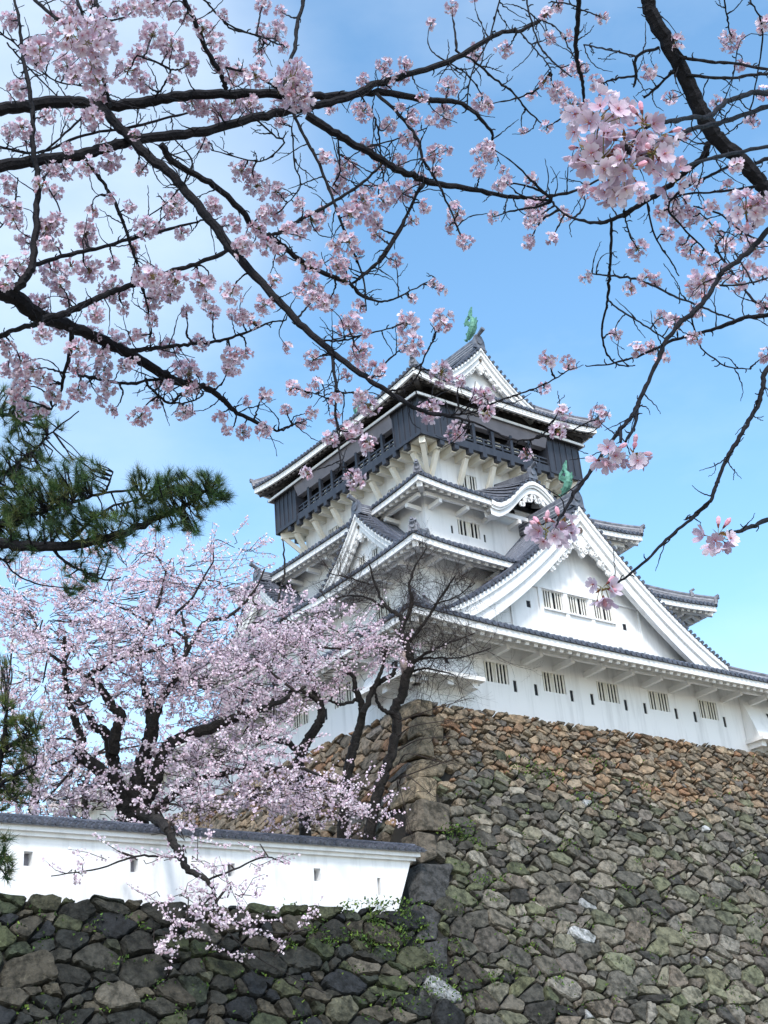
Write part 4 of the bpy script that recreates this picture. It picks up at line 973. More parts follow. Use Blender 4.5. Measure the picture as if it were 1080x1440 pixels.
CL_LEFT = "15 30 16;52 72 22;75 30 15;100 20 18;95 92 20;130 88 22;150 60 20;168 15 15;188 12 15;210 8 18;236 12 18;241 65 20;262 20 15;265 90 18;286 40 16;300 60 18;25 125 18;105 105 16;135 112 22;140 135 16;180 100 20;200 115 18;215 50 22;195 75 16;245 112 10;310 90 14;330 105 18;360 108 18;420 108 18;415 135 20;395 150 15;270 145 18;290 152 18;330 145 18;310 160 18;352 150 18;130 165 18;30 180 16;14 185 14;66 165 14;45 195 14;70 240 14;90 236 18;122 236 16;155 228 18;198 240 11;285 205 12;10 260 16;5 290 14;22 302 12;55 260 14;80 270 12;65 320 18;130 296 12;120 325 18;76 345 12;180 290 12;205 320 18;246 290 20;340 240 18;362 262 20;300 290 16;326 315 16;390 270 15;370 300 12;20 310 14;76 315 18;120 332 18;64 342 12;30 375 20;5 372 14;75 385 20;85 402 16;125 380 20;160 410 22;175 435 12;56 425 16;135 442 16;204 388 20;222 395 18;246 396 18;215 420 18;240 415 14;285 400 20;325 412 18;262 436 12;340 445 14;355 452 12;372 430 16;215 450 12;165 480 18;236 490 16;210 475 10;280 482 14;10 490 14;30 510 18;60 470 16;85 460 14;110 490 18;140 497 18;110 517 16;146 520 16;175 515 12;150 547 16;30 527 14;46 520 16;60 532 14;75 555 14;110 552 16;20 560 12;35 577 16;60 577 12;90 570 10;265 525 20;250 515 10;225 537 12;326 515 16;345 497 12;270 547 12;158 577 11;197 586 17;258 580 14;220 566 10;310 586 12;320 605 10;342 608 13;372 556 12;370 605 14;403 576 10;424 595 10;370 6 14;395 16 10;390 42 16;365 68 11;400 68 10;635 11 12;540 92 13;511 113 12;570 90 12;545 114 13;566 110 12;630 122 16;509 157 16;546 176 14;580 165 14;625 162 18;667 75 14;678 146 16;460 221 12;485 236 18;476 262 16;515 206 12;576 196 16;610 216 14;561 226 12;590 252 12;615 241 10;566 271 18;596 291 12;580 311 10;465 152 11;510 282 18;496 301 20;526 311 16;490 341 18;440 311 18;381 301 18;360 322 16;341 346 18;376 346 18;396 361 12;436 371 18;476 373 16;486 392 10;556 367 12;641 300 15;633 319 12;653 340 13;681 216 18;673 241 12;437 402 18;441 421 16;461 426 16;491 456 20;506 431 12;441 506 15;506 496 18;531 519 15;573 455 19;580 485 20;622 450 19;581 420 8;610 400 9;411 546 13;432 551 11;326 500 16;321 521 12;516 570 19;506 556 12;464 616 14;496 606 18;517 624 15;498 673 17;621 526 20;605 577 19;642 608 17;648 536 9;681 557 18;684 582 14;30 545 16;10 520 14;130 470 14;190 470 12;290 425 14;300 440 12;385 395 12;420 330 12;455 300 12;540 285 13;530 330 12;470 345 13;405 320 13;255 330 12;160 370 12;35 340 14;100 375 13;10 400 12;95 420 12;771 508 16;801 511 13;766 546 10;791 580 13;786 606 14;842 584 16"
RIGHT = [
 ("905 -30 10;910 -4 10.5;917 22 11.5;936 56 12;958 96 12;976 137 12.5;995 174 13;1013 200 12.5;1043 226 12;1065 252 12;1084 276 12;1130 330 14;1190 400 17", 4.2, 4.3),
 ("995 202 5.2;991 218 5;969 237 4.8;947 256 4.6;921 274 4.2;887 296 3.8;861 309 3.2;836 313 2.6;806 307 2;784 293 1.5;776 280 1", 4.3, 5.2),
 ("860 309 2.4;860 333 2.4;858 370 2.3;856 397 2.2;854 427 2;847 456 1.8;849 486 1.6;861 508 1.4;880 515 1.2;893 514 1", 4.9, 5.2),
 ("955 80 2.6;995 87 2.4;1032 89 2.3;1090 99 2.2", 4.2, 4.0), ("966 105 2.6;1013 110 2.4;1050 107 2.3;1090 103 2.2", 4.2, 4.4),
 ("1100 132 4.4;1058 131 4.2;1021 144 4.2;999 163 4;976 165 3.7;947 169 3.5;921 174 3.2;908 180 2.4", 2.6, 1.75), ("1100 142 4;1043 163 3.8;1006 174 4;976 181 4;954 193 4.2;932 207 4.4;917 217 4.6;895 218 4.6;884 213 4.2;881 205 3", 2.6, 1.7),
 ("1100 203 3;1036 215 3;995 224 3;961 235 2.6;940 246 1.8", 3.0, 2.2), ("1100 216 3;1080 222 3;1058 233 3;1046 240 3", 4.4, 4.3),
 ("1032 231 2.2;995 248 2;965 263 1.7;945 280 1.3", 4.2, 4.5), ("1063 262 2;1013 269 1.8;969 272 1.6;940 280 1.2", 4.1, 4.4),
 ("947 100 2.3;924 122 2.2;906 137 1.7", 4.2, 4.4), ("926 67 2.6;895 80 2.5;895 107 2.4;891 122 1.7", 4.2, 4.7), ("895 80 1.6;878 75 1.5;858 70 1.5;821 63 1.2", 4.6, 5.2), ("893 107 2;865 111 1.8;845 118 1.2", 4.6, 4.8),
 ("814 -8 4;813 30 4;810 63 3.6;813 93 3.2;819 115 2.8;821 146 1.8", 4.6, 4.8), ("775 2 1.3;802 6 1.3;821 15 1.2;838 21 1", 5.0, 4.9),
 ("740 -8 1.6;747 30 1.6;761 67 1.5;780 89 1.4;804 108 1.1", 5.2, 5.0), ("724 39 1.4;747 63 1.3;769 89 1.1;776 104 .9", 5.6, 5.4), ("758 26 1.3;784 41 1.2;802 70 1.1;810 86 .9", 5.4, 5.1),
 ("1180 240 6;1110 300 5;1080 324 4.4;1050 356 4.2;1013 385 4;1010 393 4;987 427 3.9;954 456 3.8;936 482 3.6;921 516 3.5;902 556 3.4;895 575 3.4;873 604 3.2;850 634 3;828 667 3;810 690 3;795 716 2.6;784 732 2", 2.8, 1.95),
 ("897 573 2.6;893 597 2.6;880 621 2.2", 2.15, 2.0), ("873 604 2.6;873 622 2.2", 2.1, 2.0),
 ("1110 432 3.8;1080 443 3.6;1047 447 3.2;1013 460 2.9;976 471 2.6;947 479 2.3;902 499 1.8;865 510 1.4;828 515 1", 3.6, 4.6),
 ("854 422 1.5;880 441 1.5;910 460 1.4;936 477 1.3", 4.9, 4.6), ("828 384 1.2;858 388 1.6;887 391 1.8;917 401 1.8;947 416 1.7;976 427 1.6;1006 440 1.6;1032 449 1.6", 5.0, 3.9),
 ("973 449 1.5;984 486 1.4;1002 503 1.3;1024 516 1.2;1054 519 .9", 4., 4.2), ("1010 401 1.5;1039 401 1.5;1090 389 1.5", 3.5, 3.8), ("1006 345 2;1013 360 2;1032 386 2;1065 427 2;1090 438 2", 4.1, 3.7),
 ("1150 470 5;1082 515 4.2;1073 545 4;1065 571 3.8;1047 604 3.6;1028 634 3.4;1013 667 3.2;1006 686 3.2;999 704 3;976 727 2.7;943 754 2.4;910 787 2.1;873 817 1.9;858 822 1.6", 2.6, 2.0), ("999 704 2.6;978 722 2.4;964 731 1.6", 2.2, 2.2),
 ("1150 712 4.4;1080 732 3.8;1050 743 3.4;1036 748 3;1024 750 2.4", 2.3, 1.9),
 ("1048 -8 1.6;1060 10 1.5;1072 40 1.4;1066 100 1.3;1052 160 1.2;1020 190 1", 4.6, 4.8), ("1018 -8 1.3;1022 20 1.2;1026 45 1", 4.8, 4.9), ("1036 75 1;1030 110 1;1015 150 .9;1005 170 .9", 4.8, 4.8),
 ("969 255 2;940 290 1.8;960 320 1.5;990 350 1.2", 4.3, 4.5), ("910 285 1.4;920 330 1.3;945 370 1.1;955 388 .9", 4.6, 4.7), ("1090 345 1.6;1050 330 1.5;1010 300 1.4;975 290 1.2", 4.2, 4.4), ("1060 400 1.5;1030 350 1.4;1000 315 1.3;985 300 1", 3.9, 4.3), ("878 300 1.4;880 312 1.3;887 335 1.2", 4.8, 4.9),
]
CL_RIGHT = "710 70 14;786 10 10;846 25 12;798 50 10;766 116 12;786 130 18;801 147 18;815 96 16;841 115 14;825 150 10;768 179 11;686 146 12;689 206 10;710 256 13;748 252 12;752 290 18;750 310 16;694 305 11;745 340 13;776 336 10;793 302 12;821 270 14;856 264 12;901 273 14;951 286 20;971 305 18;931 301 14;961 191 12;1006 145 12;951 56 9;1028 57 18;1075 35 15;1060 170 13;1076 130 14;897 351 18;971 350 16;986 361 14;1001 372 12;1011 335 12;1061 350 18;1051 376 13;1071 386 14;906 391 13;825 390 10;921 396 12;886 406 10;1076 430 14;866 471 10;896 491 12;916 488 13;931 501 11;931 446 15;947 453 13;976 476 12;979 436 12;1000 320 14;1025 345 14;1040 330 14;1060 310 14;1000 290 12;940 330 12;1070 280 14;1020 380 12;1040 400 13;960 345 13;985 400 18;1078 500 9;700 262 10;955 300 14"
NEAR_R = [(842, 172, 38, 1.75, 'near'), (868, 150, 30, 1.85, 'open'), (850, 222, 36, 1.72, 'near'), (822, 208, 26, 1.8, 'open'), (878, 200, 30, 1.75, 'open'), (905, 172, 32, 1.75, 'open'), (918, 214, 32, 1.75, 'open'), (942, 244, 26, 1.9, 'open'), (884, 236, 28, 1.7, 'open'), (930, 190, 26, 1.85, 'open'), (860, 265, 24, 1.75, 'open'),
          (1050, 296, 28, 2.6, 'near'), (1066, 288, 22, 2.6, 'open'), (766, 745, 24, 1.95, 'open'), (790, 738, 18, 2.0, 'open'), (858, 636, 22, 2.0, 'open'), (890, 638, 22, 2.0, 'open'), (846, 828, 18, 2.0, 'open'), (1010, 752, 19, 1.9, 'open'), (985, 400, 18, 3.2, 'near')]
NEAR_L = [(120, 58, 34, 3.4, 'l'), (98, 48, 26, 3.3, 'm'), (140, 40, 26, 3.5, 'm'), (412, 112, 30, 4.0, 'l'), (420, 135, 24, 4.0, 'm'), (215, 390, 20, 3.9, 'm'), (55, 72, 24, 3.6, 'm')]
def clist(s): return [tuple(float(x) for x in q.split()) for q in s.split(';')]
rgn = np.random.default_rng(9)
tl = P(-330, 520, 5.4); tlb = np.array([tl[0], tl[1], -16.5])
near_tree('blossoming cherry whose thick dark boughs enter from the left and cross the upper sky', tlb, [tlb, tlb+(.1, .05, 1.4), P(-250, 700, 5.3), P(-160, 430, 5.2), P(-60, 368, 4.95)], .17, LEFT, clist(CL_LEFT), rgn, .98, 1.3, NEAR_L)
tr = P(1480, 900, 4.4); trb = np.array([tr[0], tr[1], -16.5])
near_tree('blossoming cherry whose dark boughs hang down in front along the right edge', trb, [trb, trb+(.05, .1, 1.2), P(1400, 760, 4.4), P(1290, 540, 4.35), P(1190, 400, 4.3)], .15, RIGHT, clist(CL_RIGHT), rgn, .93, .75, NEAR_R)

# ---------------------------------------------------------------- trees beyond the wall
def puff(mb, p, s, rng, pal):
    """a tuft of a few petals seen from far away: two crumpled crossing faces"""
    col = hue(*pal, rng, .07)
    a = rng.normal(0, 1, 3); a /= np.linalg.norm(a); b = np.cross(a, rng.normal(0, 1, 3)); b /= np.linalg.norm(b); c = np.cross(a, b)
    r = s*rng.uniform(.7, 1.3)
    mb.add([p+a*r, p+b*r*.8+c*r*.3, p-a*r*.9, p-b*r+c*r*.2, p+c*r*.9, p-c*r*.8+b*r*.3], [(0, 1, 2, 3), (0, 4, 2, 5)], col)
def pad_tree(root, limbs, pads, rng, pal, dens=1.0, size=.05, twig_m=TWIG, link=True, bare=0.0):
    """limbs first; then sprays of fine twigs fill each pad of the crown, linked to the nearest limb and set with blossom"""
    bm = MB(); S = []
    for spec, d0, d1 in limbs:
        sm, dep, pts = limb(bm, spec, d0, d1, rng, sides=9, knots=.05)
        for q, (x, y, r) in zip(pts, sm): S.append((*q, r))
    S = np.array(S); tw = MB(); fl = MB()
    pxm = lambda d: d/FOC
    for (x, y, rx, ry, d, k) in pads:
        nt_ = max(3, int(k*rx*ry/150*dens))
        c0 = P(x, y, d); near_i = np.argsort(np.linalg.norm(S[:, :3]-c0, axis=1))[:1][0]
        if link:
            a = S[near_i, :3]; m = (a+c0)/2+rng.normal(0, .25, 3)+np.array([0, 0, .2]); tw.tube(crom([a, m, c0], 5), np.linspace(min(.055, S[near_i, 3]*.8*d/FOC), min(.022, S[near_i, 3]*.4*d/FOC), 11), 5)
        for _ in range(nt_):
            an, rr = rng.uniform(0, 2*math.pi), math.sqrt(rng.random()); q = P(x+rx*rr*math.cos(an), y+ry*rr*math.sin(an), d+rng.normal(0, 1)*rx*pxm(d)*.55)
            dirv = (q-c0)*np.array([1, 1, .45]); dirv = dirv/(np.linalg.norm(dirv)+1e-6)*.8+rng.normal(0, .45, 3)+np.array([0, 0, .18]); ln = rng.uniform(.45, 1.25)
            e = q+dirv*ln; m = (q+e)/2+rng.normal(0, .07, 3)
            st = c0+(q-c0)*rng.uniform(.2, .7)
            if rng.random() < .5: tw.tube([st, (st+q)/2+rng.normal(0, .08, 3), q], [.016, .013, .011], 4, cap=False)
            tw.tube([q, m, e], [.012, .010, .005], 4, cap=False)
            if rng.random() < bare: continue
            for _k in range(int(rng.integers(14, 34))):
                t = rng.random(); b = (q*(1-t)+e*t)+rng.normal(0, .048, 3); puff(fl, b, size, rng, pal)
    bm.build('trunk', BARKM, root); tw.build('twigs', twig_m, root)
    if fl.v: fl.build('crown', PETAL, root)
PALM = ((.74, .58, .67), (.93, .86, .90)); PALB = ((.80, .62, .71), (.92, .84, .88)); PALF = ((.84, .74, .74), (.93, .87, .84))
rgt = np.random.default_rng(31)
A = P(190, 1165, 42.5)
rootA = thing('cherry_tree', 'large spreading pink cherry rising behind the white wall with a thick black trunk', 'tree', (A[0], A[1], -8.0))
LA = [("190 1235 27;189 1180 25;186 1150 24;184 1130 23", 42.5, 42.5), ("181 1140 15;174 1131 14;159 1109 12;144 1087 11;126 1072 10;113 1061 9;113 1035 7;102 1000 5.5;92 965 4.5;90 930 3.6;91 895 2.6", 42.5, 41), ("170 1120 12;167 1105 11;159 1072 10;155 1050 9;148 1031 8;133 1020 6.5;122 998 5;104 980 4;87 961 3", 42.5, 43.5),
      ("160 1058 9;163 1028 8.5;172 1009 8;165 1000 7.5;155 990 7;144 972 6;130 957 5;107 946 3.6;70 920 2.5", 42.6, 42), ("126 950 4.5;155 930 4.5;181 920 4;207 918 3;240 905 2", 42.3, 41), ("189 1130 14;192 1105 13;196 1087 12;205 1057 11.5;213 1028 11;211 998 9;205 975 6;196 940 4;200 900 3;222 850 2.2;237 795 1.5", 42.5, 45), ("213 1022 8;226 987 6;240 965 5;255 940 4;262 900 3;255 860 2.2", 42.7, 44),
      ("194 1140 15;207 1117 13;222 1087 11;233 1057 10;244 1043 9.5;274 1031 9;304 1020 8;333 1009 7;363 1000 5.5;393 987 4;430 965 2.5", 42.5, 44), ("200 1148 9;222 1135 7.5;237 1124 6.5;270 1100 5.5;320 1086 4.5;370 1082 3.6;420 1080 2.6;470 1100 1.8", 42.4, 43.5), ("274 893 3;289 874 3;322 867 2.6;356 833 1.8;372 800 1.2", 44, 45), ("240 965 4;262 920 3.4;274 893 3", 43.5, 44), ("250 940 3;238 880 2.4;270 840 1.8;300 790 1.3", 44, 45),
      ("200 1142 10;212 1147 9;224 1154 8;236 1168 7.2", 41.6, 38.0), ("236 1168 7.2;245 1186 6.6;255 1207 6;268 1226 5;285 1234 4;298 1248 3;305 1272 2.4;312 1300 1.6", 38.0, 36.6), ("258 1205 2;225 1204 2;190 1205 1.7;140 1221 1.3;72 1232 .9", 37.6, 35.3), ("292 1238 2;330 1222 1.6;372 1205 1.3;400 1214 1", 37.2, 38.2), ("308 1285 1.6;350 1305 1.4;400 1312 1.1;438 1306 .9", 36.8, 38), ("300 1260 1.5;262 1292 1.3;215 1338 1", 36.8, 35.6), ("310 1300 1.3;350 1338 1.1;400 1368 .9;455 1396 .8", 36.6, 37.2)]
PA = "60 872 75 36 43 .9;150 845 90 38 44 .9;245 800 62 36 45 .7;300 828 62 34 45 .8;115 908 100 30 42 1.1;222 900 96 34 43 1;335 880 82 36 45 1;60 960 62 36 42 1;130 985 58 30 41.5 .7;255 960 78 34 43 1;322 962 80 38 44 1.1;385 925 62 36 45 1;62 1040 52 36 42 .9;100 1095 60 34 42 1;60 1128 60 22 41 .9;195 960 60 30 43 .9;280 1068 80 26 42.5 1.1;345 1062 80 28 43 1;405 1108 72 22 43 1.1;465 1130 58 16 43 .9;330 1112 80 26 42 1.1;255 1134 66 22 41.5 1.1;130 1140 50 16 42 .8;385 1010 50 26 44 .8;20 1085 30 34 42 .8;220 1080 40 30 43 .6;300 1010 50 22 44 .7;235 1160 40 12 40 .8;180 800 60 40 45 .45;20 830 50 40 44 .8;400 860 50 26 45.5 .6;330 770 40 26 45.5 .25"
PD = "190 1206 50 8 36.9 0.55;105 1227 40 5 35.8 0.59;262 1200 34 18 37.5 0.38;330 1222 34 12 37.5 0.34;375 1203 26 8 38 0.34;290 1290 54 20 36.6 0.50;350 1305 44 14 37.2 0.50;410 1308 32 8 37.8 0.50;245 1325 40 14 35.9 0.42;320 1262 44 18 37 0.46;240 1262 34 10 36.6 0.46;215 1338 12 8 35.6 0.50;370 1345 34 12 36.8 0.25;250 1175 50 10 38 0.34"
pads = [tuple(float(x) for x in q.split()) for q in (PA+';'+PD).split(';')]
pad_tree(rootA, LA, pads, rgt, PALM, dens=4.2, size=.045)
Bp = P(424, 1088, 47.5)
rootB = thing('cherry_tree', 'pale pink cherry leaning beside the orange corner of the stone rampart', 'tree', (Bp[0], Bp[1], -8.0))
LB = [("428 1250 9;430 1190 9;424 1110 8.5;420 1085 8.2;423 1062 8;434 1040 7.6;446 1022 7.2;452 1002 6.6;448 985 6;440 965 4.6;432 940 3.6;428 905 2.6;440 880 2", 47, 48.5), ("446 985 4;425 972 3.6;400 975 3;385 990 2.2", 48, 47.5), ("421 1060 5;405 1045 4.6;385 1040 4;362 1035 2.8", 47.2, 46.5), ("425 935 3;436 905 3;418 880 2.6;398 868 2.2;392 840 2;400 800 1.6;398 760 1", 48.5, 50), ("397 870 2.4;398 900 2.6;398 935 2.4", 49, 49)]
pads = [tuple(float(x) for x in q.split()) for q in "430 905 46 26 48.5 1.1;478 890 52 22 48.5 1.2;525 912 44 18 48.5 1.1;380 950 52 28 48 1;440 950 46 26 48 1;360 990 50 24 47.5 1;420 985 40 18 47.5 .9;500 928 34 14 48 .9;350 920 44 24 48 .8;470 870 36 16 49 .7;340 1035 40 18 47 .7;395 1130 44 18 45.5 .8;460 1125 60 20 45.5 .9;505 1145 46 16 45 .7;430 1160 50 12 44.6 .6".split(';')]
pad_tree(rootB, LB, pads, rgt, PALB, dens=3.8, size=.045)
# small slender tree between them, and the leafless one in front of the corner
Cp = P(492, 1060, 48.5)
rootC = thing('cherry_tree', 'slender forked cherry with few blossoms, between the pale cherry and the leafless tree', 'tree', (Cp[0], Cp[1], -8.0))
LC = [("470 1260 9;480 1180 8.6;490 1085 8;497 1050 7.6;503 1033 7;509 1010 6.4;509 990 5.6;500 971 4.4;496 950 3.2;480 930 2.4", 48, 49), ("510 1004 5;517 990 4.8;526 966 4.4;540 955 4;553 948 3.4;557 930 2.4", 48.4, 49.5), ("526 966 3.4;536 945 3;540 925 2.2;536 905 1.4", 48.6, 49.5), ("503 985 3;480 990 2.6;462 985 1.8", 48.5, 48)]
pads = [tuple(float(x) for x in q.split()) for q in "545 925 24 14 48.8 .9;498 945 26 12 48.5 .8;555 910 22 10 48.6 .8;470 965 22 12 48.5 .8".split(';')]
pad_tree(rootC, LC, pads, rgt, PALB, dens=2.0, size=.05)

def bare_grow(mb, p, d, ln, r, lvl, rng, up=.10):
    n = 4; pts = [p]; dd = d/np.linalg.norm(d)
    for k in range(n):
        dd = dd+rng.normal(0, .16, 3)+np.array([0, 0, up]); dd /= np.linalg.norm(dd); pts.append(pts[-1]+dd*ln/n)
    mb.tube(pts, np.linspace(r, r*.6, n+1), 5 if lvl > 1 else 4, cap=False)
    if lvl <= 0: return
    for k in range(rng.integers(2, 5)):
        i = rng.integers(1, n+1); nd = dd+rng.normal(0, .60, 3); bare_grow(mb, pts[i], nd, ln*rng.uniform(.55, .8), r*.55, lvl-1, rng, up)
Dp = P(540, 1110, 48.0)
rootD = thing('leafless_tree', 'leafless dark tree with a fan of fine twigs before the rampart corner', 'tree', (Dp[0], Dp[1], -8.0))
LD = [("505 1250 10.1;518 1180 9.4;532 1115 8.6;540 1090 8.3;553 1053 7.9;558 1014 7.9;553 1000 7.6;565 976 7.6;572 949 7.6;577 939 7.2;574 913 6.5;565 891 5.0;567 874 4.3;558 862 3.6;543 853 2.9;528 823 2.0;520 795 1.3", 47.6, 50), ("566 880 3.6;580 850 2.9;576 825 2.2;582 800 1.6;600 770 1.0", 50, 50.5), ("574 905 3.2;600 870 2.4;620 840 1.9;640 810 1.3", 50, 49.5), ("553 1003 3.6;541 1000 3.3;533 992 2.9;529 980 2.3;527 965 1.6", 48.5, 48), ("540 855 2.2;515 840 1.7;488 838 1.3;460 845 0.8", 50, 50.5), ("610 850 1.4;640 840 1.2;668 820 0.8", 49.6, 49), ("520 822 1.4;490 812 1.1;462 806 0.8", 50.2, 50.4), ("577 935 2.9;600 918 2.2;630 905 1.4;668 890 0.9", 49.8, 48), ("578 930 2.6;605 925 1.9;645 925 1.2;690 912 0.8", 49.8, 47.8), ("576 945 2.2;600 940 1.6;640 950 1.0", 49.6, 48.2)]
bm = MB(); tw = MB(); rgd = np.random.default_rng(8); S = []
for spec, d0, d1 in LD:
    sm, dep, pts = limb(bm, spec, d0, d1, rgd, sides=9, knots=.06)
    for q, (x, y, r) in zip(pts, sm): S.append((q, r, x, y))
for q, r, x, y in S:
    if y < 960 and r < 6 and rgd.random() < (.9 if r < 2.4 else .75):
        side = rgd.normal(0, 1, 3)+np.array([.1, -.1, .25]); bare_grow(tw, q, side, rgd.uniform(.9, 1.6)*(.62 if y < 850 else 1), .013, 3 if rgd.random() < .8 else 2, rgd, .05)
        if r < 3: bare_grow(tw, q, rgd.normal(0, 1, 3)+np.array([-.2, .1, .2]), rgd.uniform(.8, 1.4)*(.62 if y < 850 else 1), .010, 3, rgd, .05)
for x0, y0, x1, y1 in ((600, 1000, 650, 985), (590, 1040, 640, 1035), (575, 1060, 630, 1075), (570, 1090, 610, 1120), (600, 1080, 660, 1060), (560, 1100, 580, 1180), (585, 1020, 660, 1010)):
    a = P(560, y0+15, 48); b = P(x0, y0, 46.8); c = P(x1, y1, 46.3); tw.tube(crom([a, b, c], 5), np.linspace(.03, .010, 11), 5)
    for t in (.3, .55, .8, 1.): bare_grow(tw, a+(c-a)*t, (c-a)/np.linalg.norm(c-a)+np.array([0, 0, .2]), .6, .012, 2, rgd, .02)
bm.build('trunk', BARKM, rootD); tw.build('twigs', TWIG, rootD)
wd = MB(); wd.tube([P(571, 948, 49.2), P(569, 930, 49.3), P(567, 915, 49.4)], [.16, .21, .13], 10); wd.build('peeled_patch', WOUND, rootD, smooth=True)
# paler cherries farther off on the left
for i, (lab, spec, d, pd) in enumerate((('pale cherry standing farther off at the far left, behind the big black-trunked cherry', "40 1230 9;45 1150 8;50 1100 6;30 1040 4;10 980 3", 58, "20 1000 60 50 58 .7;60 1090 70 40 58 .8;10 920 40 40 58 .6;95 1060 50 40 58 .7;40 1130 60 24 57 .8;100 1130 60 22 58 .8;20 830 44 40 59 .45"),
                                 ('small red-budded cherry with a thin trunk behind the white wall', "121 1230 6;121 1170 5.5;120 1140 5.5;119 1110 5;124 1085 3.4;135 1060 2", 50, "125 1085 46 24 50 .8;160 1125 50 20 50 .8;90 1120 40 20 50 .8;220 1050 60 36 54 .6;290 1040 60 40 56 .55"))):
    q = P(parse(spec)[2][0], parse(spec)[2][1], d); rt_ = thing('cherry_tree', lab, 'tree', (q[0], q[1], -8.0))
    pad_tree(rt_, [(spec, d, d)], [tuple(float(x) for x in t.split()) for t in pd.split(';')], rgt, PALF if i == 0 else PALM, dens=2.8 if i == 0 else 2.2, size=.055)

# ---------------------------------------------------------------- pines
GRN = [(.045, .100, .030), (.030, .070, .026), (.075, .125, .035), (.028, .058, .030), (.11, .12, .04)]
def needle_tuft(mb, p, ax, ln, n, rng, w=.0028, pal=GRN):
    ax = ax/np.linalg.norm(ax); col0 = np.array(pal[rng.integers(len(pal))])*rng.uniform(.7, 1.3)
    for _ in range(n):
        d = ax*rng.uniform(.25, 1.2)+rng.normal(0, .55, 3); d /= np.linalg.norm(d); s = np.cross(d, rng.normal(0, 1, 3)); s /= np.linalg.norm(s); b = p-ax*rng.uniform(0, .05); l = ln*rng.uniform(.7, 1.15)
        mb.add([b-s*w, b+s*w, b+d*l], [(0, 1, 2)], tuple(col0*rng.uniform(.75, 1.25)))
def pine(root, limbs, pads, rng, ln, per, n_need, w, pal=GRN, twig_r=.006):
    bm = MB(); tw = MB(); nd = MB(); S = []
    for spec, d0, d1 in limbs:
        sm, dep, pts = limb(bm, spec, d0, d1, rng, sides=8, knots=.10); S += [tuple(q) for q in pts]
    S = np.array(S)
    for (x, y, rx, ry, d, k) in pads:
        for _ in range(int(per*k*rx*ry/100)):
            an, rr = rng.uniform(0, 2*math.pi), math.sqrt(rng.random()); q = P(x+rx*rr*math.cos(an), y+ry*rr*math.sin(an), d+rng.normal(0, .5)*rx*d/FOC)
            i = np.argmin(np.linalg.norm(S-q, axis=1)); a = S[i]; m = (a+q)/2+rng.normal(0, .04*np.linalg.norm(q-a)+.01, 3)-np.array([0, 0, .06*np.linalg.norm(q-a)])
            tw.tube([a, m, q], [twig_r*1.6, twig_r*1.1, twig_r], 4, cap=False)
            ax = (q-m)/(np.linalg.norm(q-m)+1e-6)+np.array([0, 0, .7])+rng.normal(0, .2, 3)
            for s_ in (0, .35): needle_tuft(nd, q-(q-m)*s_*.5, ax, ln, n_need, rng, w, pal)
    bm.build('branches', BARK, root); tw.build('twigs', BARK, root); nd.build('foliage', NEEDLE, root)
rgp = np.random.default_rng(4)
pb = P(-330, 900, 12.5); pb = np.array([pb[0], pb[1], -16.5])
rootP = thing('pine_tree', 'dark green pine bough reaching in from the left edge above the pink cherry', 'tree', pb)
tk = MB(); tk.tube(crom([pb, pb+(.2, .1, 2.0), P(-300, 880, 12.4), P(-200, 790, 12.2), P(-240, 500, 12.6)], 6), np.linspace(.22, .09, 25), 12); tk.build('trunk', BARK, rootP, smooth=True)
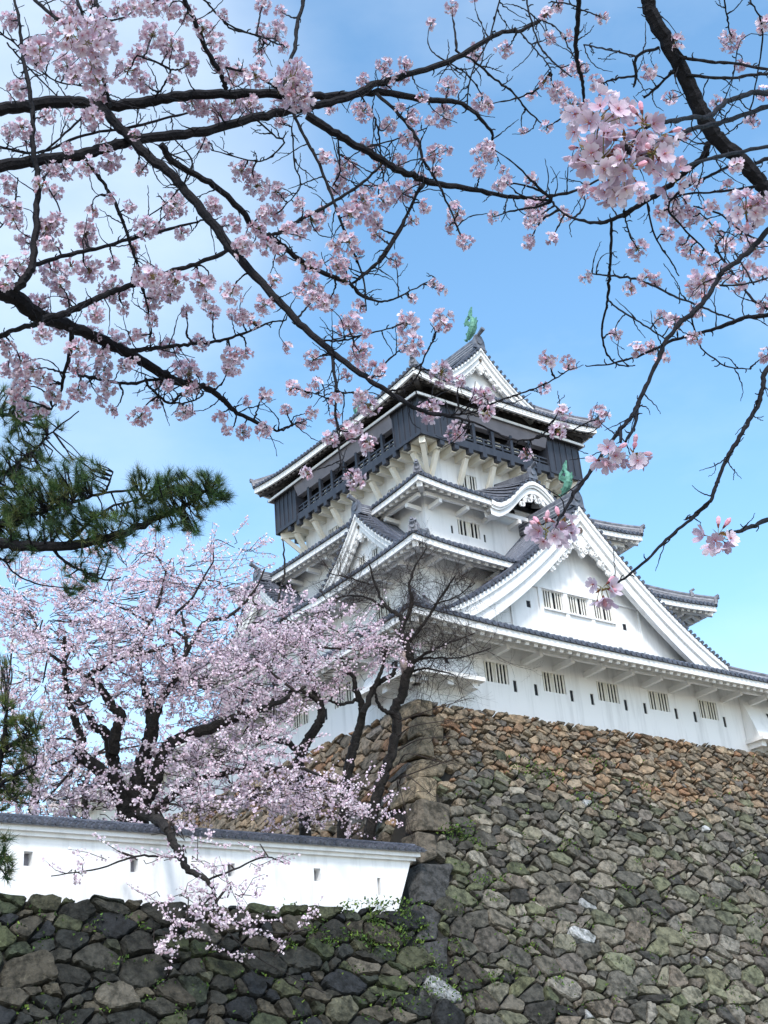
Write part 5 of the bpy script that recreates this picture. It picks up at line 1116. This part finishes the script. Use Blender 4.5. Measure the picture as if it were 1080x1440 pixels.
pine(rootP, [("-210 800 13;-60 768 10;0 765 9;37 768 8.5;93 768 8;137 759 7.2;174 750 6.6;207 735 5.4;237 722 4.2;267 707 3;290 690 1.8", 12.2, 11.8), ("-200 780 4;-20 742 3.4;0 737 3.2;55 720 3;111 704 2.6;148 693 2.2;193 689 1.4;215 690 .9", 12.3, 12.0), ("148 693 2;153 680 1.6;159 664 1", 12.0, 12.0), ("-230 560 4;-60 690 3;0 668 2;44 637 1.8;74 607 1.5;111 578 1", 12.6, 12.2), ("-210 800 3;-40 780 2;0 785 1.6;22 807 1.4;55 822 1.2;90 826 1", 12.2, 12.0), ("70 770 3;92 790 2.2;110 800 2;148 815 1.4;170 812 1", 12.0, 11.9), ("-230 520 4;-60 570 3;0 580 2.4;30 590 1.6", 12.8, 12.4), ("93 766 3;130 730 2.4;160 712 1.8;200 700 1.2", 12, 11.9)],
     [tuple(float(x) for x in q.split()) for q in "25 640 42 34 12.4 1;15 700 46 40 12.4 1;85 670 46 34 12.2 .95;60 705 60 34 12.2 .9;40 740 50 26 12.3 1;130 672 26 24 12 .7;105 735 44 26 12 1;160 740 40 26 11.9 1;205 700 34 34 11.9 1;245 695 36 34 11.8 1.1;285 690 36 28 11.8 1.1;250 735 40 16 11.8 .8;140 775 34 14 11.9 .8;110 812 28 26 12 .7;30 590 44 26 12.4 .7;15 560 30 20 12.6 .7;70 610 22 16 12.4 .5;315 700 12 14 11.8 1;15 770 40 20 12.2 .8;190 665 14 8 11.9 .7;280 740 22 12 11.9 .7".split(';')],
     rgp, .110, 4.2, 30, .0021)
pb2 = P(-120, 1235, 12.0); b2 = np.array([pb2[0], pb2[1], -16.5])
rootQ = thing('pine_tree', 'small pine tip poking in at the left edge before the white wall', 'tree', b2)
pine(rootQ, [([(-160, 1300, 6), (-80, 1240, 5), (-20, 1210, 3), (5, 1200, 1.5)], 12, 11.6), ([(-60, 1230, 3), (-10, 1185, 2), (8, 1178, 1)], 11.9, 11.6), ([(-140, 1640, 9), (-150, 1450, 8), (-160, 1300, 6)], 12, 12)], [(4, 1185, 14, 10, 11.6, 1.2), (6, 1215, 16, 14, 11.6, 1.2), (12, 1232, 8, 10, 11.6, 1.)], rgp, .12, 5.0, 26, .0026)
pq = P(-10, 1120, 38); rootR = thing('pine_tree', 'yellow-green pine bush at the left edge just above the white wall coping', 'tree', (pq[0], pq[1], -8.0))
GY = [(.10, .13, .03), (.06, .10, .03), (.13, .14, .05), (.04, .07, .025)]
pine(rootR, [("-20 1260 9;-12 1180 8;-5 1100 6;5 1040 4;10 1000 2", 38, 38), ("-8 1110 4;20 1090 3;50 1075 1.6", 38, 37.5), ("0 1060 4;25 1040 2.6;50 1030 1.4", 38, 37.6), ("-5 1090 3;20 1125 2;40 1130 1.2", 38, 37.6)], [tuple(float(x) for x in q.split()) for q in "25 1030 36 22 38 1;40 1015 30 14 37.6 .8;20 1060 34 22 38 1;25 1100 30 22 38 1;10 1125 24 18 38 1;8 1000 16 24 38 .7;2 950 12 30 39 .6".split(';')], rgp, .26, 5.0, 22, .008, GY, .014)

for o in COL.objects:
    if o.parent is None and o.get('category') == 'tree':
        if o.name.startswith('cherry_tree'): o['group'] = 'blossoming cherry trees'
        elif o.name.startswith('pine_tree'): o['group'] = 'pine trees'
